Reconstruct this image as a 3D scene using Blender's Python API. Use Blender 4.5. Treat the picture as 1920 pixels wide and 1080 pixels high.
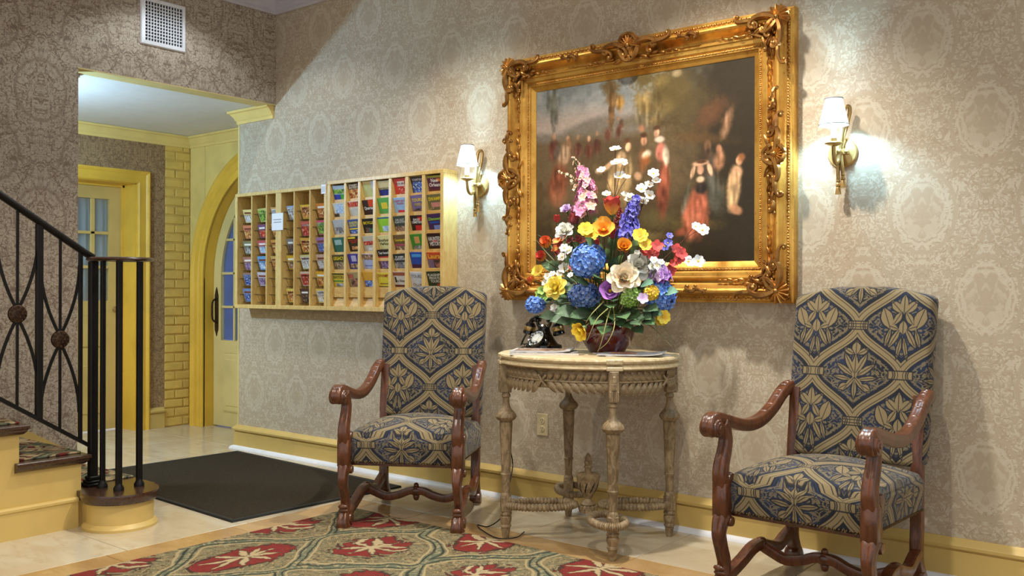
import bpy, bmesh, math, random
import numpy as np
from mathutils import Matrix, Vector
random.seed(7); np.random.seed(7)
PI = math.pi
S = bpy.context.scene
COL = S.collection
for o in list(bpy.data.objects): bpy.data.objects.remove(o, do_unlink=True)

# ------------------------------------------------------------------ camera
CAM = Vector((5.188, -3.88, 1.12)); FPX = 1744.48
_th, _ph, _ro = math.radians(128.934), math.radians(0.068), math.radians(0.153)
_f = Vector((math.cos(_ph)*math.cos(_th), math.cos(_ph)*math.sin(_th), math.sin(_ph)))
_r = Vector((math.sin(_th), -math.cos(_th), 0)); _u = _r.cross(_f)
CR = _r*math.cos(_ro) + _u*math.sin(_ro); CU = _u*math.cos(_ro) - _r*math.sin(_ro)
cd = bpy.data.cameras.new('camera'); cd.sensor_width = 36; cd.lens = 36*FPX/1920; cd.clip_start = 0.05
cam = bpy.data.objects.new('camera', cd); COL.objects.link(cam)
cam.matrix_world = Matrix(((CR.x, CU.x, -_f.x, CAM.x), (CR.y, CU.y, -_f.y, CAM.y), (CR.z, CU.z, -_f.z, CAM.z), (0, 0, 0, 1)))
S.camera = cam
def at(px, py, y):
    "world point on the vertical plane y=const, measured from the photograph"
    d = _f + CR*((px-960)/FPX) - CU*((py-540)/FPX)
    return CAM + d*((y-CAM.y)/d.y)

# ------------------------------------------------------------------ world, exposure, lamps
S.view_settings.view_transform = 'Standard'; S.view_settings.look = 'None'
S.view_settings.exposure = 0.20; S.view_settings.gamma = 1.0; S.view_settings.use_curve_mapping = False
w = bpy.data.worlds.new('world'); S.world = w; w.use_nodes = True
w.node_tree.nodes['Background'].inputs[0].default_value = (0.98, 0.97, 0.94, 1)
w.node_tree.nodes['Background'].inputs[1].default_value = 0.80

def lin(r, g, b):
    def c(v):
        v /= 255.0
        return v/12.92 if v <= .04045 else ((v+.055)/1.055)**2.4
    return (c(r), c(g), c(b), 1.0)

LAMPS = []
def spot(loc, power, col, size=170, blend=.25, rad=.05, tilt=(0, 0)):
    l = bpy.data.lights.new('downlight', 'SPOT'); l.energy = power; l.color = col
    l.spot_size = math.radians(size); l.spot_blend = blend; l.shadow_soft_size = rad
    o = bpy.data.objects.new('downlight', l); COL.objects.link(o); o.location = loc
    o.rotation_euler = (tilt[0], tilt[1], 0); LAMPS.append(loc)
ZL = 3.08
spot((0.50, -0.85, ZL), 20, (0.86, 0.95, 1.0), 122, .35)
spot((3.26, -0.85, ZL), 235, (1.0, 0.95, 0.85), 106, .6)
spot((1.85, -0.95, ZL), 95, (1.0, 0.94, 0.82), 118, .6)
spot((4.90, -0.85, ZL), 8, (1.0, 0.95, 0.84), 112, .6)
spot((1.90, -2.60, ZL), 62, (1.0, 0.94, 0.82), 120, .6)  # unseen room lamp added to lighten the floor and stairs
spot((4.10, -2.60, ZL), 130, (1.0, 0.95, 0.86), 120, .6)  # unseen room lamp added as general light on the chair fronts
spot((-1.00, -1.90, 2.33), 60, (1.0, 0.84, 0.58), 150, .6)  # warm fill lamp added inside the vestibule, out of view
pl_ = bpy.data.lights.new('pendant_bulb', 'POINT'); pl_.energy = 78; pl_.color = (0.40, 0.69, 1.0); pl_.shadow_soft_size = .035
pendant_light = bpy.data.objects.new('pendant_bulb', pl_); COL.objects.link(pendant_light); pendant_light.location = (-.62, -1.75, 1.96)

# ------------------------------------------------------------------ helpers: objects
def link(o, parent=None):
    COL.objects.link(o)
    if parent is not None: o.parent = parent
    return o
def tag(o, label=None, cat=None, group=None, kind=None):
    if label: o['label'] = label
    if cat: o['category'] = cat
    if group: o['group'] = group
    if kind: o['kind'] = kind
    return o
def thing(name, label, cat, loc=(0, 0, 0), rz=0, group=None):
    o = bpy.data.objects.new(name, None); o.empty_display_size = .05; link(o)
    o.location = loc; o.rotation_euler = (0, 0, rz)
    return tag(o, label, cat, group)

class MB:
    def __init__(s): s.v = []; s.f = []; s.uv = []
    def add(s, vs, fs, uv=None):
        b = len(s.v); s.v += [tuple(map(float, p)) for p in vs]
        s.f += [tuple(b+i for i in q) for q in fs]
        s.uv += ([tuple(q) for q in uv] if uv is not None else [(0, 0)]*len(vs))
        return s
    def box(s, a, b, m=None):
        x0, y0, z0 = a; x1, y1, z1 = b
        vs = [(x0,y0,z0),(x1,y0,z0),(x1,y1,z0),(x0,y1,z0),(x0,y0,z1),(x1,y0,z1),(x1,y1,z1),(x0,y1,z1)]
        if m is not None: vs = [tuple(m @ Vector(p)) for p in vs]
        return s.add(vs, [(0,3,2,1),(4,5,6,7),(0,1,5,4),(1,2,6,5),(2,3,7,6),(3,0,4,7)])
    def cbox(s, a, b, c=.004, m=None):
        "box with chamfered edges"
        bm = bmesh.new(); bmesh.ops.create_cube(bm, size=1)
        for v in bm.verts:
            v.co = Vector([(a[i]+b[i])/2 + v.co[i]*(b[i]-a[i]) for i in range(3)])
        bmesh.ops.bevel(bm, geom=bm.edges[:]+bm.verts[:], offset=c, segments=1, affect='EDGES')
        bm.verts.index_update()
        vs = [m @ v.co if m is not None else v.co for v in bm.verts]
        s.add(vs, [[v.index for v in f.verts] for f in bm.faces]); bm.free(); return s
    def ring_faces(s, rings, n, closed=True, caps=(True, True), loop=False):
        fs = []; k = rings
        for i in range(k-1 if not loop else k):
            a = i*n; b = ((i+1) % k)*n
            for j in range(n if closed else n-1):
                j2 = (j+1) % n
                fs.append((a+j, a+j2, b+j2, b+j))
        if not loop and closed:
            if caps[0]: fs.append(tuple(range(n))[::-1])
            if caps[1]: fs.append(tuple((k-1)*n+j for j in range(n)))
        return fs
    def lathe(s, prof, n=24, c=(0, 0, 0), sx=1, sy=1, m=None, caps=(True, True)):
        vs = []
        for r, z in prof:
            for j in range(n):
                a = 2*PI*j/n
                p = Vector((c[0]+r*sx*math.cos(a), c[1]+r*sy*math.sin(a), c[2]+z))
                vs.append(m @ p if m is not None else p)
        return s.add(vs, s.ring_faces(len(prof), n, caps=caps))
    def sweep(s, pts, sec, up=(0, 0, 1), scale=None, loop=False, caps=(True, True), twist=None):
        "sec: list of (a,b): a along side vector, b along up-ish vector. scale: per point float or (sa,sb)"
        pts = [Vector(p) for p in pts]; n = len(sec); vs = []; up = Vector(up); L = len(pts)
        for i, p in enumerate(pts):
            if loop: t = pts[(i+1) % L]-pts[i-1]
            else: t = pts[min(i+1, L-1)]-pts[max(i-1, 0)]
            t.normalize(); side = t.cross(up)
            if side.length < 1e-5: side = t.cross(Vector((.31, .87, .2)))
            side.normalize(); uu = side.cross(t)
            sc = 1 if scale is None else (scale[i] if isinstance(scale, (list, tuple, np.ndarray)) else scale)
            sa, sb = sc if isinstance(sc, (tuple, list)) else (sc, sc)
            for a, b in sec: vs.append(p+side*(a*sa)+uu*(b*sb))
        return s.add(vs, s.ring_faces(L, n, caps=caps, loop=loop))
    def tube(s, pts, r, n=8, up=(0, 0, 1), loop=False):
        sec = [(math.cos(2*PI*j/n), math.sin(2*PI*j/n)) for j in range(n)]
        return s.sweep(pts, sec, up, r if isinstance(r, (list, tuple, np.ndarray)) else [r]*len(pts), loop)
    def grid(s, fn, nu, nv, uvfn=None, cu=False):
        vs = []; uv = []
        for i in range(nu+1):
            for j in range(nv+1):
                vs.append(fn(i/nu, j/nv)); uv.append(uvfn(i/nu, j/nv) if uvfn else (i/nu, j/nv))
        fs = [(i*(nv+1)+j, (i+1)*(nv+1)+j, (i+1)*(nv+1)+j+1, i*(nv+1)+j+1) for i in range(nu) for j in range(nv)]
        return s.add(vs, fs, uv)
    def ball(s, c, r, n=8, sc=(1, 1, 1), m=None):
        k = max(3, n//2)
        vs = []; 
        for i in range(k+1):
            a = PI*i/k
            for j in range(n):
                b = 2*PI*j/n
                p = Vector((c[0]+r*sc[0]*math.sin(a)*math.cos(b), c[1]+r*sc[1]*math.sin(a)*math.sin(b), c[2]+r*sc[2]*math.cos(a)))
                vs.append(m @ p if m is not None else p)
        return s.add(vs, s.ring_faces(k+1, n, caps=(False, False)))
    def xform(s, m, start=0):
        for i in range(start, len(s.v)): s.v[i] = tuple(m @ Vector(s.v[i]))
        return s
    def mesh(s, name, mat=None, smooth=35):
        me = bpy.data.meshes.new(name); me.from_pydata(s.v, [], s.f)
        ul = me.uv_layers.new(name='uv'); idx = np.empty(len(me.loops), dtype=np.int32)
        me.loops.foreach_get('vertex_index', idx)
        if len(s.uv): ul.data.foreach_set('uv', np.array(s.uv, dtype=np.float32)[idx].ravel())
        if mat: me.materials.append(mat)
        if smooth:
            me.polygons.foreach_set('use_smooth', [True]*len(me.polygons))
            me.set_sharp_from_angle(angle=math.radians(smooth))
        me.update(); return me
    def build(s, name, mat, parent=None, smooth=35, loc=None, kind=None, label=None):
        o = bpy.data.objects.new(name, s.mesh(name, mat, smooth)); link(o, parent)
        if loc is not None: o.location = loc
        tag(o, label=label, kind=kind)
        return o
def inst(name, me, parent=None, m=None):
    o = bpy.data.objects.new(name, me); link(o, parent)
    if m is not None: o.matrix_local = m
    return o
def struct(name, mb, mat, smooth=35, parent=None):
    o = mb.build(name, mat, parent, smooth)
    o['kind'] = 'structure'; return o
def bez(P, n=16):
    "Catmull-Rom through points"
    P = [Vector(p) for p in P]; P = [P[0]*2-P[1]]+P+[P[-1]*2-P[-2]]; out = []
    for i in range(1, len(P)-2):
        for k in range(n):
            t = k/n
            out.append(.5*((2*P[i])+(P[i+1]-P[i-1])*t+(2*P[i-1]-5*P[i]+4*P[i+1]-P[i+2])*t*t+(3*P[i]-P[i-1]-3*P[i+1]+P[i+2])*t**3))
    out.append(P[-2]); return out
def frame_m(loc, zdir, roll=0, sc=1):
    q = Vector(zdir).normalized().to_track_quat('Z', 'Y').to_matrix().to_4x4()
    return Matrix.Translation(loc) @ q @ Matrix.Rotation(roll, 4, 'Z') @ Matrix.Scale(sc, 4)

# ------------------------------------------------------------------ helpers: shader expressions
class X:
    def __init__(s, nt, so): s.nt = nt; s.so = so
    def op(s, kind, *a):
        n = s.nt.nodes.new('ShaderNodeMath'); n.operation = kind
        for i, q in enumerate((s,)+a):
            if isinstance(q, X): s.nt.links.new(q.so, n.inputs[i])
            else: n.inputs[i].default_value = q
        return X(s.nt, n.outputs[0])
    def __add__(s, o): return s.op('ADD', o)
    __radd__ = __add__
    def __sub__(s, o): return s.op('SUBTRACT', o)
    def __rsub__(s, o): return (s*-1)+o
    def __mul__(s, o): return s.op('MULTIPLY', o)
    __rmul__ = __mul__
    def __truediv__(s, o): return s.op('DIVIDE', o)
    def abs(s): return s.op('ABSOLUTE')
    def min(s, o): return s.op('MINIMUM', o)
    def max(s, o): return s.op('MAXIMUM', o)
    def sin(s): return s.op('SINE')
    def cos(s): return s.op('COSINE')
    def sqrt(s): return s.op('SQRT')
    def pp(s, k): return s.op('PINGPONG', k)
    def frac(s): return s.op('FRACT')
    def floor(s): return s.op('FLOOR')
    def round(s): return s.op('ROUND')
    def atan2(s, o): return s.op('ARCTAN2', o)
    def step(s, lo, hi):
        n = s.nt.nodes.new('ShaderNodeMapRange'); n.interpolation_type = 'SMOOTHSTEP'
        n.inputs['From Min'].default_value = lo; n.inputs['From Max'].default_value = hi
        s.nt.links.new(s.so, n.inputs['Value']); return X(s.nt, n.outputs[0])
    def below(s, t, w=.002): return 1-s.step(t-w, t+w)
def mixc(nt, a, b, fac):
    n = nt.nodes.new('ShaderNodeMix'); n.data_type = 'RGBA'
    for k, q in ((6, a), (7, b), (0, fac)):
        if isinstance(q, X): nt.links.new(q.so, n.inputs[k])
        else: n.inputs[k].default_value = q
    return X(nt, n.outputs[2])
def comb(nt, x, y, z):
    n = nt.nodes.new('ShaderNodeCombineXYZ')
    for i, q in enumerate((x, y, z)):
        if isinstance(q, X): nt.links.new(q.so, n.inputs[i])
        else: n.inputs[i].default_value = q
    return X(nt, n.outputs[0])
def noise(nt, vec, scale=5, detail=2, rough=.5, dist=0):
    n = nt.nodes.new('ShaderNodeTexNoise'); n.inputs['Scale'].default_value = scale
    n.inputs['Detail'].default_value = detail; n.inputs['Roughness'].default_value = rough; n.inputs['Distortion'].default_value = dist
    nt.links.new(vec.so, n.inputs['Vector']); return X(nt, n.outputs[0])
def coords(nt, which='Object'):
    tc = nt.nodes.new('ShaderNodeTexCoord'); sp = nt.nodes.new('ShaderNodeSeparateXYZ')
    nt.links.new(tc.outputs[which], sp.inputs[0])
    return X(nt, tc.outputs[which]), X(nt, sp.outputs[0]), X(nt, sp.outputs[1]), X(nt, sp.outputs[2])
def newmat(name, rough=.5, metal=0, spec=.5, coat=0):
    m = bpy.data.materials.new(name); m.use_nodes = True; nt = m.node_tree
    b = nt.nodes['Principled BSDF']; b.inputs['Roughness'].default_value = rough; b.inputs['Metallic'].default_value = metal
    b.inputs['Specular IOR Level'].default_value = spec; b.inputs['Coat Weight'].default_value = coat
    return m, nt, b
def setc(nt, b, c, sock='Base Color'):
    if isinstance(c, X): nt.links.new(c.so, b.inputs[sock])
    else: b.inputs[sock].default_value = c
def bump(nt, b, h, strength=.3, dist=.01):
    n = nt.nodes.new('ShaderNodeBump'); n.inputs['Strength'].default_value = strength; n.inputs['Distance'].default_value = dist
    nt.links.new(h.so, n.inputs['Height']); nt.links.new(n.outputs[0], b.inputs['Normal'])
_pm = {}
def pm(name, col, rough=.5, metal=0, var=.12, vs=9, bmp=0, bs=60, col2=None, coat=0, spec=.5, stretch=(1, 1, 1), det=3):
    "plain material with mottled colour (procedural noise)"
    if name in _pm: return _pm[name]
    m, nt, b = newmat(name, rough, metal, spec, coat)
    v, x, y, z = coords(nt); vec = comb(nt, x*stretch[0], y*stretch[1], z*stretch[2])
    c = lin(*col); n = noise(nt, vec, vs, det, .6)
    c2 = lin(*col2) if col2 else tuple(max(0, q*(1-2.2*var)) for q in c[:3])+(1,)
    setc(nt, b, mixc(nt, c2, c, n.step(.30, .62)))
    if bmp: bump(nt, b, noise(nt, v, bs, 3, .6), bmp, .004)
    _pm[name] = m; return m

# ------------------------------------------------------------------ patterned materials
def wallpaper(name, axis, W, H, cbase, cpat, cdark, x0=0, z0=0, scroll=False):
    m, nt, b = newmat(name, .62, spec=.35)
    v, x, y, z = coords(nt); hx = x if axis == 'x' else y
    Xn = (hx-x0)/W; Zn = (z-z0)/H
    u = Xn.pp(.5); wz = Zn.frac(); ang = wz*(2*PI)
    wb = (Zn+.5).frac()
    vec = comb(nt, u*(W*9), ang.cos()*(H*1.45), ang.sin()*(H*1.45))
    n1 = noise(nt, vec, 2.6, 2.5, .55, .9); n2 = noise(nt, vec, 5.5, 2, .5, 1.2)
    if scroll:
        line = ((n1-.5).abs()).below(.028, .016); l2 = ((n2-.5).abs()).below(.035, .02)
        fac = line.max(l2*.75)
    else:
        leaf = n2.step(.46, .54); out = ((n1-.5).abs()).below(.03, .015)
        fac = (leaf*.75).max(out)
    # medallions: half-drop ovals
    def med(du, dz):
        r = ((du/.27)*(du/.27)+(dz/.235)*(dz/.235)).sqrt()
        th = du.atan2(dz); r2 = r+(th*14).cos()*.02
        ring = ((r2-1).abs()).below(.055, .03); ring2 = ((r2-.80).abs()).below(.035, .02)
        pl = noise(nt, comb(nt, du.abs()*(W*34), dz*(H*26), 3.7), 1, 2, .5, .6)
        stalk = (du.abs()-.010).below(0, .006)*.5
        plume = (pl.step(.40, .52)*.6+.4).max(stalk)*((r+(th*7).cos()*.05).below(.62, .03))
        inner = r.below(.70, .03)
        return ring, ring2, plume, inner
    a = med(u, wz-.5); c = med(.5-u, wb-.5)
    inner = a[3].max(c[3]); ring = a[0].max(c[0]); ring2 = a[1].max(c[1]); plume = a[2].max(c[2])
    if scroll: fac = fac.max(ring*.6)
    else: fac = (fac*(1-inner*.75)).max(plume*.8)*(1-ring2*.9)*(1-ring)+ring*.75
    col = mixc(nt, lin(*cbase), lin(*cpat), fac)
    big = noise(nt, v, 1.3, 2, .5)
    col = mixc(nt, lin(*cdark), col, big.step(-.1, .62)*.35+.65)
    setc(nt, b, col)
    bump(nt, b, fac+noise(nt, v, 240, 2, .6)*.6, .12, .002)
    return m
m_paper = wallpaper('wallpaper_cream_damask', 'x', .46, .68, (194, 183, 162), (172, 154, 130), (166, 152, 131), 4.367, 1.43)
m_paper_dk = wallpaper('wallpaper_taupe_scroll', 'y', .50, .70, (180, 168, 150), (124, 107, 94), (150, 136, 122), -.3, 2.2, True)
m_paper_br = wallpaper('wallpaper_brown_scroll', 'y', .40, .60, (166, 136, 98), (118, 92, 66), (136, 108, 78), 0, 2.2, True)

def fabric(name='damask_upholstery'):
    m, nt, b = newmat(name, .85, spec=.2)
    v, U, Vv, _ = coords(nt, 'UV')
    W, H = .345, .375
    Vv = Vv-.23
    u = (U/W).pp(.5)*W                       # 0..W/2, mirrored
    vv = (Vv/H+10).frac()*H                  # 0..H
    wob = noise(nt, v, 55, 2, .5)*.006-.003
    band = u-(1-(vv*(2*PI/H)).cos())*(W/4)
    ds = ((vv*(2*PI/H)).sin()*(W/4*2*PI/H)); dist = band/((ds*ds+1).sqrt())
    ad = dist.abs()
    def leaf(px, pz, cx, cz, ang, ln, wd):
        a = math.radians(ang); dx = px-cx; dz = pz-cz
        p = dx*math.cos(a)+dz*math.sin(a); q = (dz*math.cos(a)-dx*math.sin(a)).abs()
        return q-(1-(p/ln)*(p/ln))*wd, q
    za = vv-H/2; xa = u                      # cell A: blue ground, palmette
    zb = (vv+H/2).op('MODULO', H)-H/2; xb = W/2-u   # cell B: leaves, flowers
    sets = [(xa, za, [(0, .02, 90, .055, .016), (.022, .035, 62, .05, .013), (.04, .012, 35, .045, .012), (.05, -.02, 8, .04, .010),
                      (.02, -.04, -50, .045, .010), (0, -.065, 90, .04, .010), (.045, -.055, -30, .022, .014), (0, .10, 90, .03, .018), (.028, .085, 30, .025, .012)]),
            (xb, zb, [(0, .085, 90, .04, .016), (.028, .075, 48, .032, .017), (.062, .03, 70, .045, .024), (.022, .03, 120, .03, .014),
                      (0, -.005, 90, .028, .018), (.03, -.045, -62, .045, .012), (.055, -.045, -75, .04, .009), (.012, -.085, -80, .045, .009), (.035, -.005, 20, .022, .012)])]
    best = None; vein = None
    for px, pz, L in sets:
        for (cx, cz, an, ln, wd) in L:
            d, q = leaf(px, pz, cx, cz, an, ln, wd)
            best = d if best is None else best.min(d)
            vi = q.below(.0016, .0009)*d.below(-.004, .001)
            vein = vi if vein is None else vein.max(vi)
    best = best+wob
    # ribbon ties and crowns
    tie = ((vv.min(H-vv))-.016).max(u-.038); tie2 = (((vv-H/2).abs())-.016).max((W/2-u)-.045)
    ties = tie.min(tie2)
    tan = best.below(0, .0015).max(ad.below(.017, .0015)).max(ties.below(0, .0015))
    lines = (ad-.009).abs().below(.0014, .0008).max((ad-.0195).abs().below(.0022, .001).max((ad-.0265).abs().below(.0022, .001)))
    outl = best.abs().below(.0022, .0012).max(ties.abs().below(.0025, .001)).max(((vv.min(H-vv))-.006).abs().below(.0018, .001)*ties.below(0, .001))
    scr = (noise(nt, comb(nt, u, vv, 0), 34, 2, .5, 1.5)-.5).abs().below(.055, .012)*best.step(.002, .006)*ad.step(.028, .034)
    outer = (ad-.038).abs().below(.003, .0012)
    ground = mixc(nt, lin(38, 48, 72), lin(32, 35, 44), noise(nt, v, 7, 2, .5).step(.4, .6))
    c = mixc(nt, ground, lin(120, 107, 80), scr.max(outer)*.75)
    c = mixc(nt, c, lin(134, 118, 87), tan)
    c = mixc(nt, c, lin(118, 103, 75), ((U*900).sin()*.5+.5)*tan*.5)
    c = mixc(nt, c, lin(28, 30, 38), lines.max(outl).max(vein)*.9)
    setc(nt, b, c); b.inputs['Sheen Weight'].default_value = .15
    bump(nt, b, (U*1700).sin()*(Vv*1700).sin()*.5+tan*.8, .25, .0015)
    return m
m_fabric = fabric()

def carpet(name, W=.62, H=.84, off=(0, 0), which='Object'):
    m, nt, b = newmat(name, .95, spec=.1)
    v, x, y, z = coords(nt, which)
    x = x-off[0]; y = y-off[1]
    wx = noise(nt, v, 2.6, 2, .5)*.22-.11
    u = ((x+wx)/W).pp(.5)*W; vv = ((y+noise(nt, v, 3.3, 2, .5)*.16-.08)/H+20).frac()*H
    xb_ = (1-(vv*(2*PI/H)).cos())*(W/4)
    ds = (vv*(2*PI/H)).sin()*(W/4*2*PI/H); dist = (u-xb_)/((ds*ds+1).sqrt()); ad = dist.abs()
    zb = (vv+H/2).op('MODULO', H)-H/2; xb = W/2-u; za = vv-H/2
    fold = comb(nt, u, vv*1.0, 0)
    n1 = noise(nt, fold, 16, 2, .5, 1.6); n2 = noise(nt, fold, 30, 2, .5, 1.0)
    def leaf(px, pz, cx, cz, ang, ln, wd):
        a = math.radians(ang); dx = px-cx; dz = pz-cz
        p = dx*math.cos(a)+dz*math.sin(a); q = (dz*math.cos(a)-dx*math.sin(a)).abs()
        return q-(1-(p/ln)*(p/ln))*wd
    red_r = ((xa_ := u)/.15)*(xa_/.15)+(za/.22)*(za/.22)
    red_r = red_r.sqrt()+(n1-.5)*.8
    red = red_r.below(1, .03)
    rb_r = ((xb/.13)*(xb/.13)+(zb/.17)*(zb/.17)).sqrt()+(n1-.5)*1.1
    rb = rb_r.below(1, .03)
    best = None
    for (cx, cz, an, ln, wd) in [(0, .03, 90, .10, .022), (.04, .05, 60, .08, .02), (.065, .0, 30, .08, .018), (.055, -.06, -20, .07, .016), (.02, -.10, -60, .07, .014)]:
        d = leaf(u, za, cx, cz, an, ln, wd); best = d if best is None else best.min(d)
    for (cx, cz, an, ln, wd) in [(0, .0, 90, .13, .016), (.035, .07, 50, .07, .018), (.05, .01, 15, .075, .016), (.045, -.05, -35, .07, .016), (.10, .06, 80, .06, .014)]:
        best = best.min(leaf(xb, zb, cx, cz, an, ln, wd))
    best = best+(n2-.5)*.03+(n1-.5)*.02
    lf = best.below(0, .003)
    flow = (n1*26).sin(); fl2 = (n1*26+2.2).sin()
    scr = flow.step(.45, .75); scr2 = fl2.step(.72, .9).max((n2-.5).abs().below(.02, .012)*.6)
    base = mixc(nt, lin(158, 138, 102), lin(128, 114, 84), n2.step(.4, .6))
    c = mixc(nt, base, lin(96, 98, 76), scr*.75)
    c = mixc(nt, c, lin(38, 38, 34), scr2*(1-scr)*.65)
    c = mixc(nt, c, lin(120, 36, 37), red.max(rb)*.92)
    c = mixc(nt, c, lin(48, 44, 38), (red_r-1).abs().below(.05, .02).max((rb_r-1).abs().below(.06, .02))*.8)
    c = mixc(nt, c, lin(172, 152, 116), lf)
    c = mixc(nt, c, lin(60, 52, 44), best.abs().below(.004, .002)*.7)
    c = mixc(nt, c, mixc(nt, lin(100, 104, 84), lin(150, 136, 102), flow.step(.2, .6)), ad.below(.028, .006))
    c = mixc(nt, c, lin(160, 142, 106), (ad-.034).abs().below(.005, .002))
    c = mixc(nt, c, lin(36, 38, 36), (ad-.016).abs().below(.005, .003)*.8)
    fuzz = noise(nt, v, 300, 1, .5)
    c = mixc(nt, lin(40, 34, 28), c, fuzz.step(.1, .55)*.5+.5)
    setc(nt, b, c); bump(nt, b, fuzz, .5, .004)
    return m
m_carpet = carpet('floral_carpet', off=(1.9, -1.15))
m_runner = carpet('stair_runner_carpet', .30, .40)

def marble(name, c1, c2, c3, sc=1.6):
    m, nt, b = newmat(name, .16, spec=.5)
    v, x, y, z = coords(nt); oi = nt.nodes.new('ShaderNodeObjectInfo'); rnd = X(nt, oi.outputs['Random'])
    vec = comb(nt, x+rnd*7, y*2.0+rnd*3, z)
    n = noise(nt, vec, sc, 5, .62, .8); f = noise(nt, vec, sc*5, 4, .6, .5)
    c = mixc(nt, lin(*c1), lin(*c2), n.step(.35, .65)); c = mixc(nt, c, lin(*c3), f.step(.52, .75)*.6)
    c = mixc(nt, c, lin(*c2), rnd*.35)
    setc(nt, b, c)
    return m
m_marble = marble('cream_marble', (202, 191, 168), (188, 171, 143), (172, 150, 116))
m_border = marble('tan_travertine', (186, 152, 104), (168, 132, 84), (196, 166, 120), 2.5)
m_grout = pm('grout', (120, 105, 80), .9)

def wood(name, c1, c2, c3, rough=.3, sc=14, coat=.3, axis=(1, 1, 8)):
    m, nt, b = newmat(name, rough, coat=coat)
    v, x, y, z = coords(nt); vec = comb(nt, x*axis[0], y*axis[1], z*axis[2])
    n = noise(nt, vec, sc, 4, .6, 1.5); f = noise(nt, v, 60, 2, .6)
    c = mixc(nt, lin(*c1), lin(*c2), n.step(.35, .65)); c = mixc(nt, c, lin(*c3), f.step(.6, .8)*.5)
    setc(nt, b, c); bump(nt, b, n, .08, .003); b.inputs['Coat Roughness'].default_value = .25
    return m
m_walnut = wood('carved_walnut', (104, 57, 31), (74, 40, 23), (42, 24, 14), .30, 9, .4, (4, 4, 1.2))
m_tread = wood('dark_stair_wood', (72, 46, 30), (50, 30, 20), (34, 22, 16), .25, 12, .4, (2, 8, 8))
m_rack = wood('yellow_pine_rack', (214, 186, 120), (200, 166, 98), (182, 146, 84), .45, 7, .15, (6, 6, 1.5))
m_rack_in = wood('pine_rack_pocket', (204, 166, 92), (186, 142, 70), (168, 124, 60), .5, 7, .1, (1.5, 6, 6))
m_cream = pm('cream_yellow_paint', (204, 174, 102), .42, var=.07, vs=3, bmp=.06, bs=25)
m_cream2 = pm('pale_cream_paint', (218, 198, 134), .5, var=.06, vs=3, bmp=.05, bs=20)
m_yellow = pm('yellow_ochre_trim_paint', (228, 182, 66), .4, var=.07, vs=3, bmp=.06, bs=25)
m_plaster = pm('pale_yellow_plaster', (226, 200, 118), .7, var=.07, vs=4, bmp=.5, bs=14)
m_brick = pm('painted_brick', (222, 188, 98), .7, var=.08, vs=6, bmp=.6, bs=30)
m_mortar = pm('painted_mortar', (212, 178, 92), .8, var=.1, vs=9, bmp=.5, bs=30)
m_ceil = pm('ceiling_white', (222, 220, 216), .8, var=.02)
m_crown = pm('lilac_white_trim', (196, 190, 196), .5, var=.03)
m_crown2 = pm('cream_crown', (232, 204, 124), .45, var=.05, vs=3)
m_white = pm('white_metal_paint', (226, 228, 234), .4, var=.03)
m_iron = pm('black_wrought_iron', (20, 17, 16), .42, .3, var=.2, vs=30, spec=.4)
m_bronze = pm('bronze_rosette', (78, 56, 40), .4, .6, var=.3, vs=60)
m_mat = pm('dark_entrance_mat', (62, 54, 42), .95, var=.25, col2=(30, 26, 20), vs=260, bmp=.8, bs=400, spec=.1)
m_matedge = pm('mat_rubber_edge', (30, 30, 28), .7)
def gold_mat(name, c1, c2, c3, rough=.36):
    m, nt, b = newmat(name, rough, .75)
    v, x, y, z = coords(nt)
    n = noise(nt, v, 6, 4, .6); f = noise(nt, v, 55, 3, .6)
    c = mixc(nt, lin(*c2), lin(*c1), n.step(.3, .6)); c = mixc(nt, c, lin(*c3), f.step(.58, .78)*.65)
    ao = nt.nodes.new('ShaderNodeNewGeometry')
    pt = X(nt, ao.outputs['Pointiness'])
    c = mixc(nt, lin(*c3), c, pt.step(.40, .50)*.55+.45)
    setc(nt, b, c); bump(nt, b, f, .15, .002)
    return m
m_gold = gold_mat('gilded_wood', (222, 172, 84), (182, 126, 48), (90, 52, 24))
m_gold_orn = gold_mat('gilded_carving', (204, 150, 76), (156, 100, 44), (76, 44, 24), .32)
m_brass = gold_mat('antique_brass', (198, 168, 108), (164, 132, 80), (104, 78, 44), .3)
m_antique = wood('antique_limed_wood', (156, 134, 100), (114, 93, 64), (68, 50, 32), .55, 16, .05, (2, 2, 1))
m_tabletop = wood('worn_cream_tabletop', (208, 190, 152), (184, 160, 118), (150, 122, 84), .4, 8, .1, (2, 5, 5))
def glass_mat(name, col, rough=.05, tr=.85):
    m, nt, b = newmat(name, rough); setc(nt, b, lin(*col)); b.inputs['Transmission Weight'].default_value = tr; b.inputs['IOR'].default_value = 1.2
    v, x, y, z = coords(nt); bump(nt, b, noise(nt, v, 7, 1, .5), .04, .003)
    return m
m_glass = glass_mat('window_glass', (228, 236, 240), .03, .9)
m_glass_blue = glass_mat('old_window_glass', (150, 170, 215), .06, .8)
def curtain_mat():
    m, nt, b = newmat('sheer_white_curtain', .8); v, x, y, z = coords(nt)
    f = ((y*95+noise(nt, v, 3, 2, .5)*5).sin()*.5+.5)
    setc(nt, b, mixc(nt, lin(196, 202, 200), lin(226, 230, 226), f)); return m
m_curtain = curtain_mat()
def emit(name, col, st):
    m, nt, b = newmat(name, .6); setc(nt, b, lin(*col)); b.inputs['Emission Color'].default_value = lin(*col); b.inputs['Emission Strength'].default_value = st
    v, x, y, z = coords(nt); setc(nt, b, mixc(nt, lin(*col), lin(255, 255, 255), noise(nt, v, 60, 2, .5)))
    return m
m_shade = emit('glowing_lamp_shade', (236, 246, 255), 2.6)
m_candle = emit('glowing_candle_sleeve', (240, 248, 255), 1.8)
m_shadetrim = pm('shade_trim', (150, 152, 156), .7)
m_lens = emit('downlight_lens', (255, 244, 224), 3)

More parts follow.
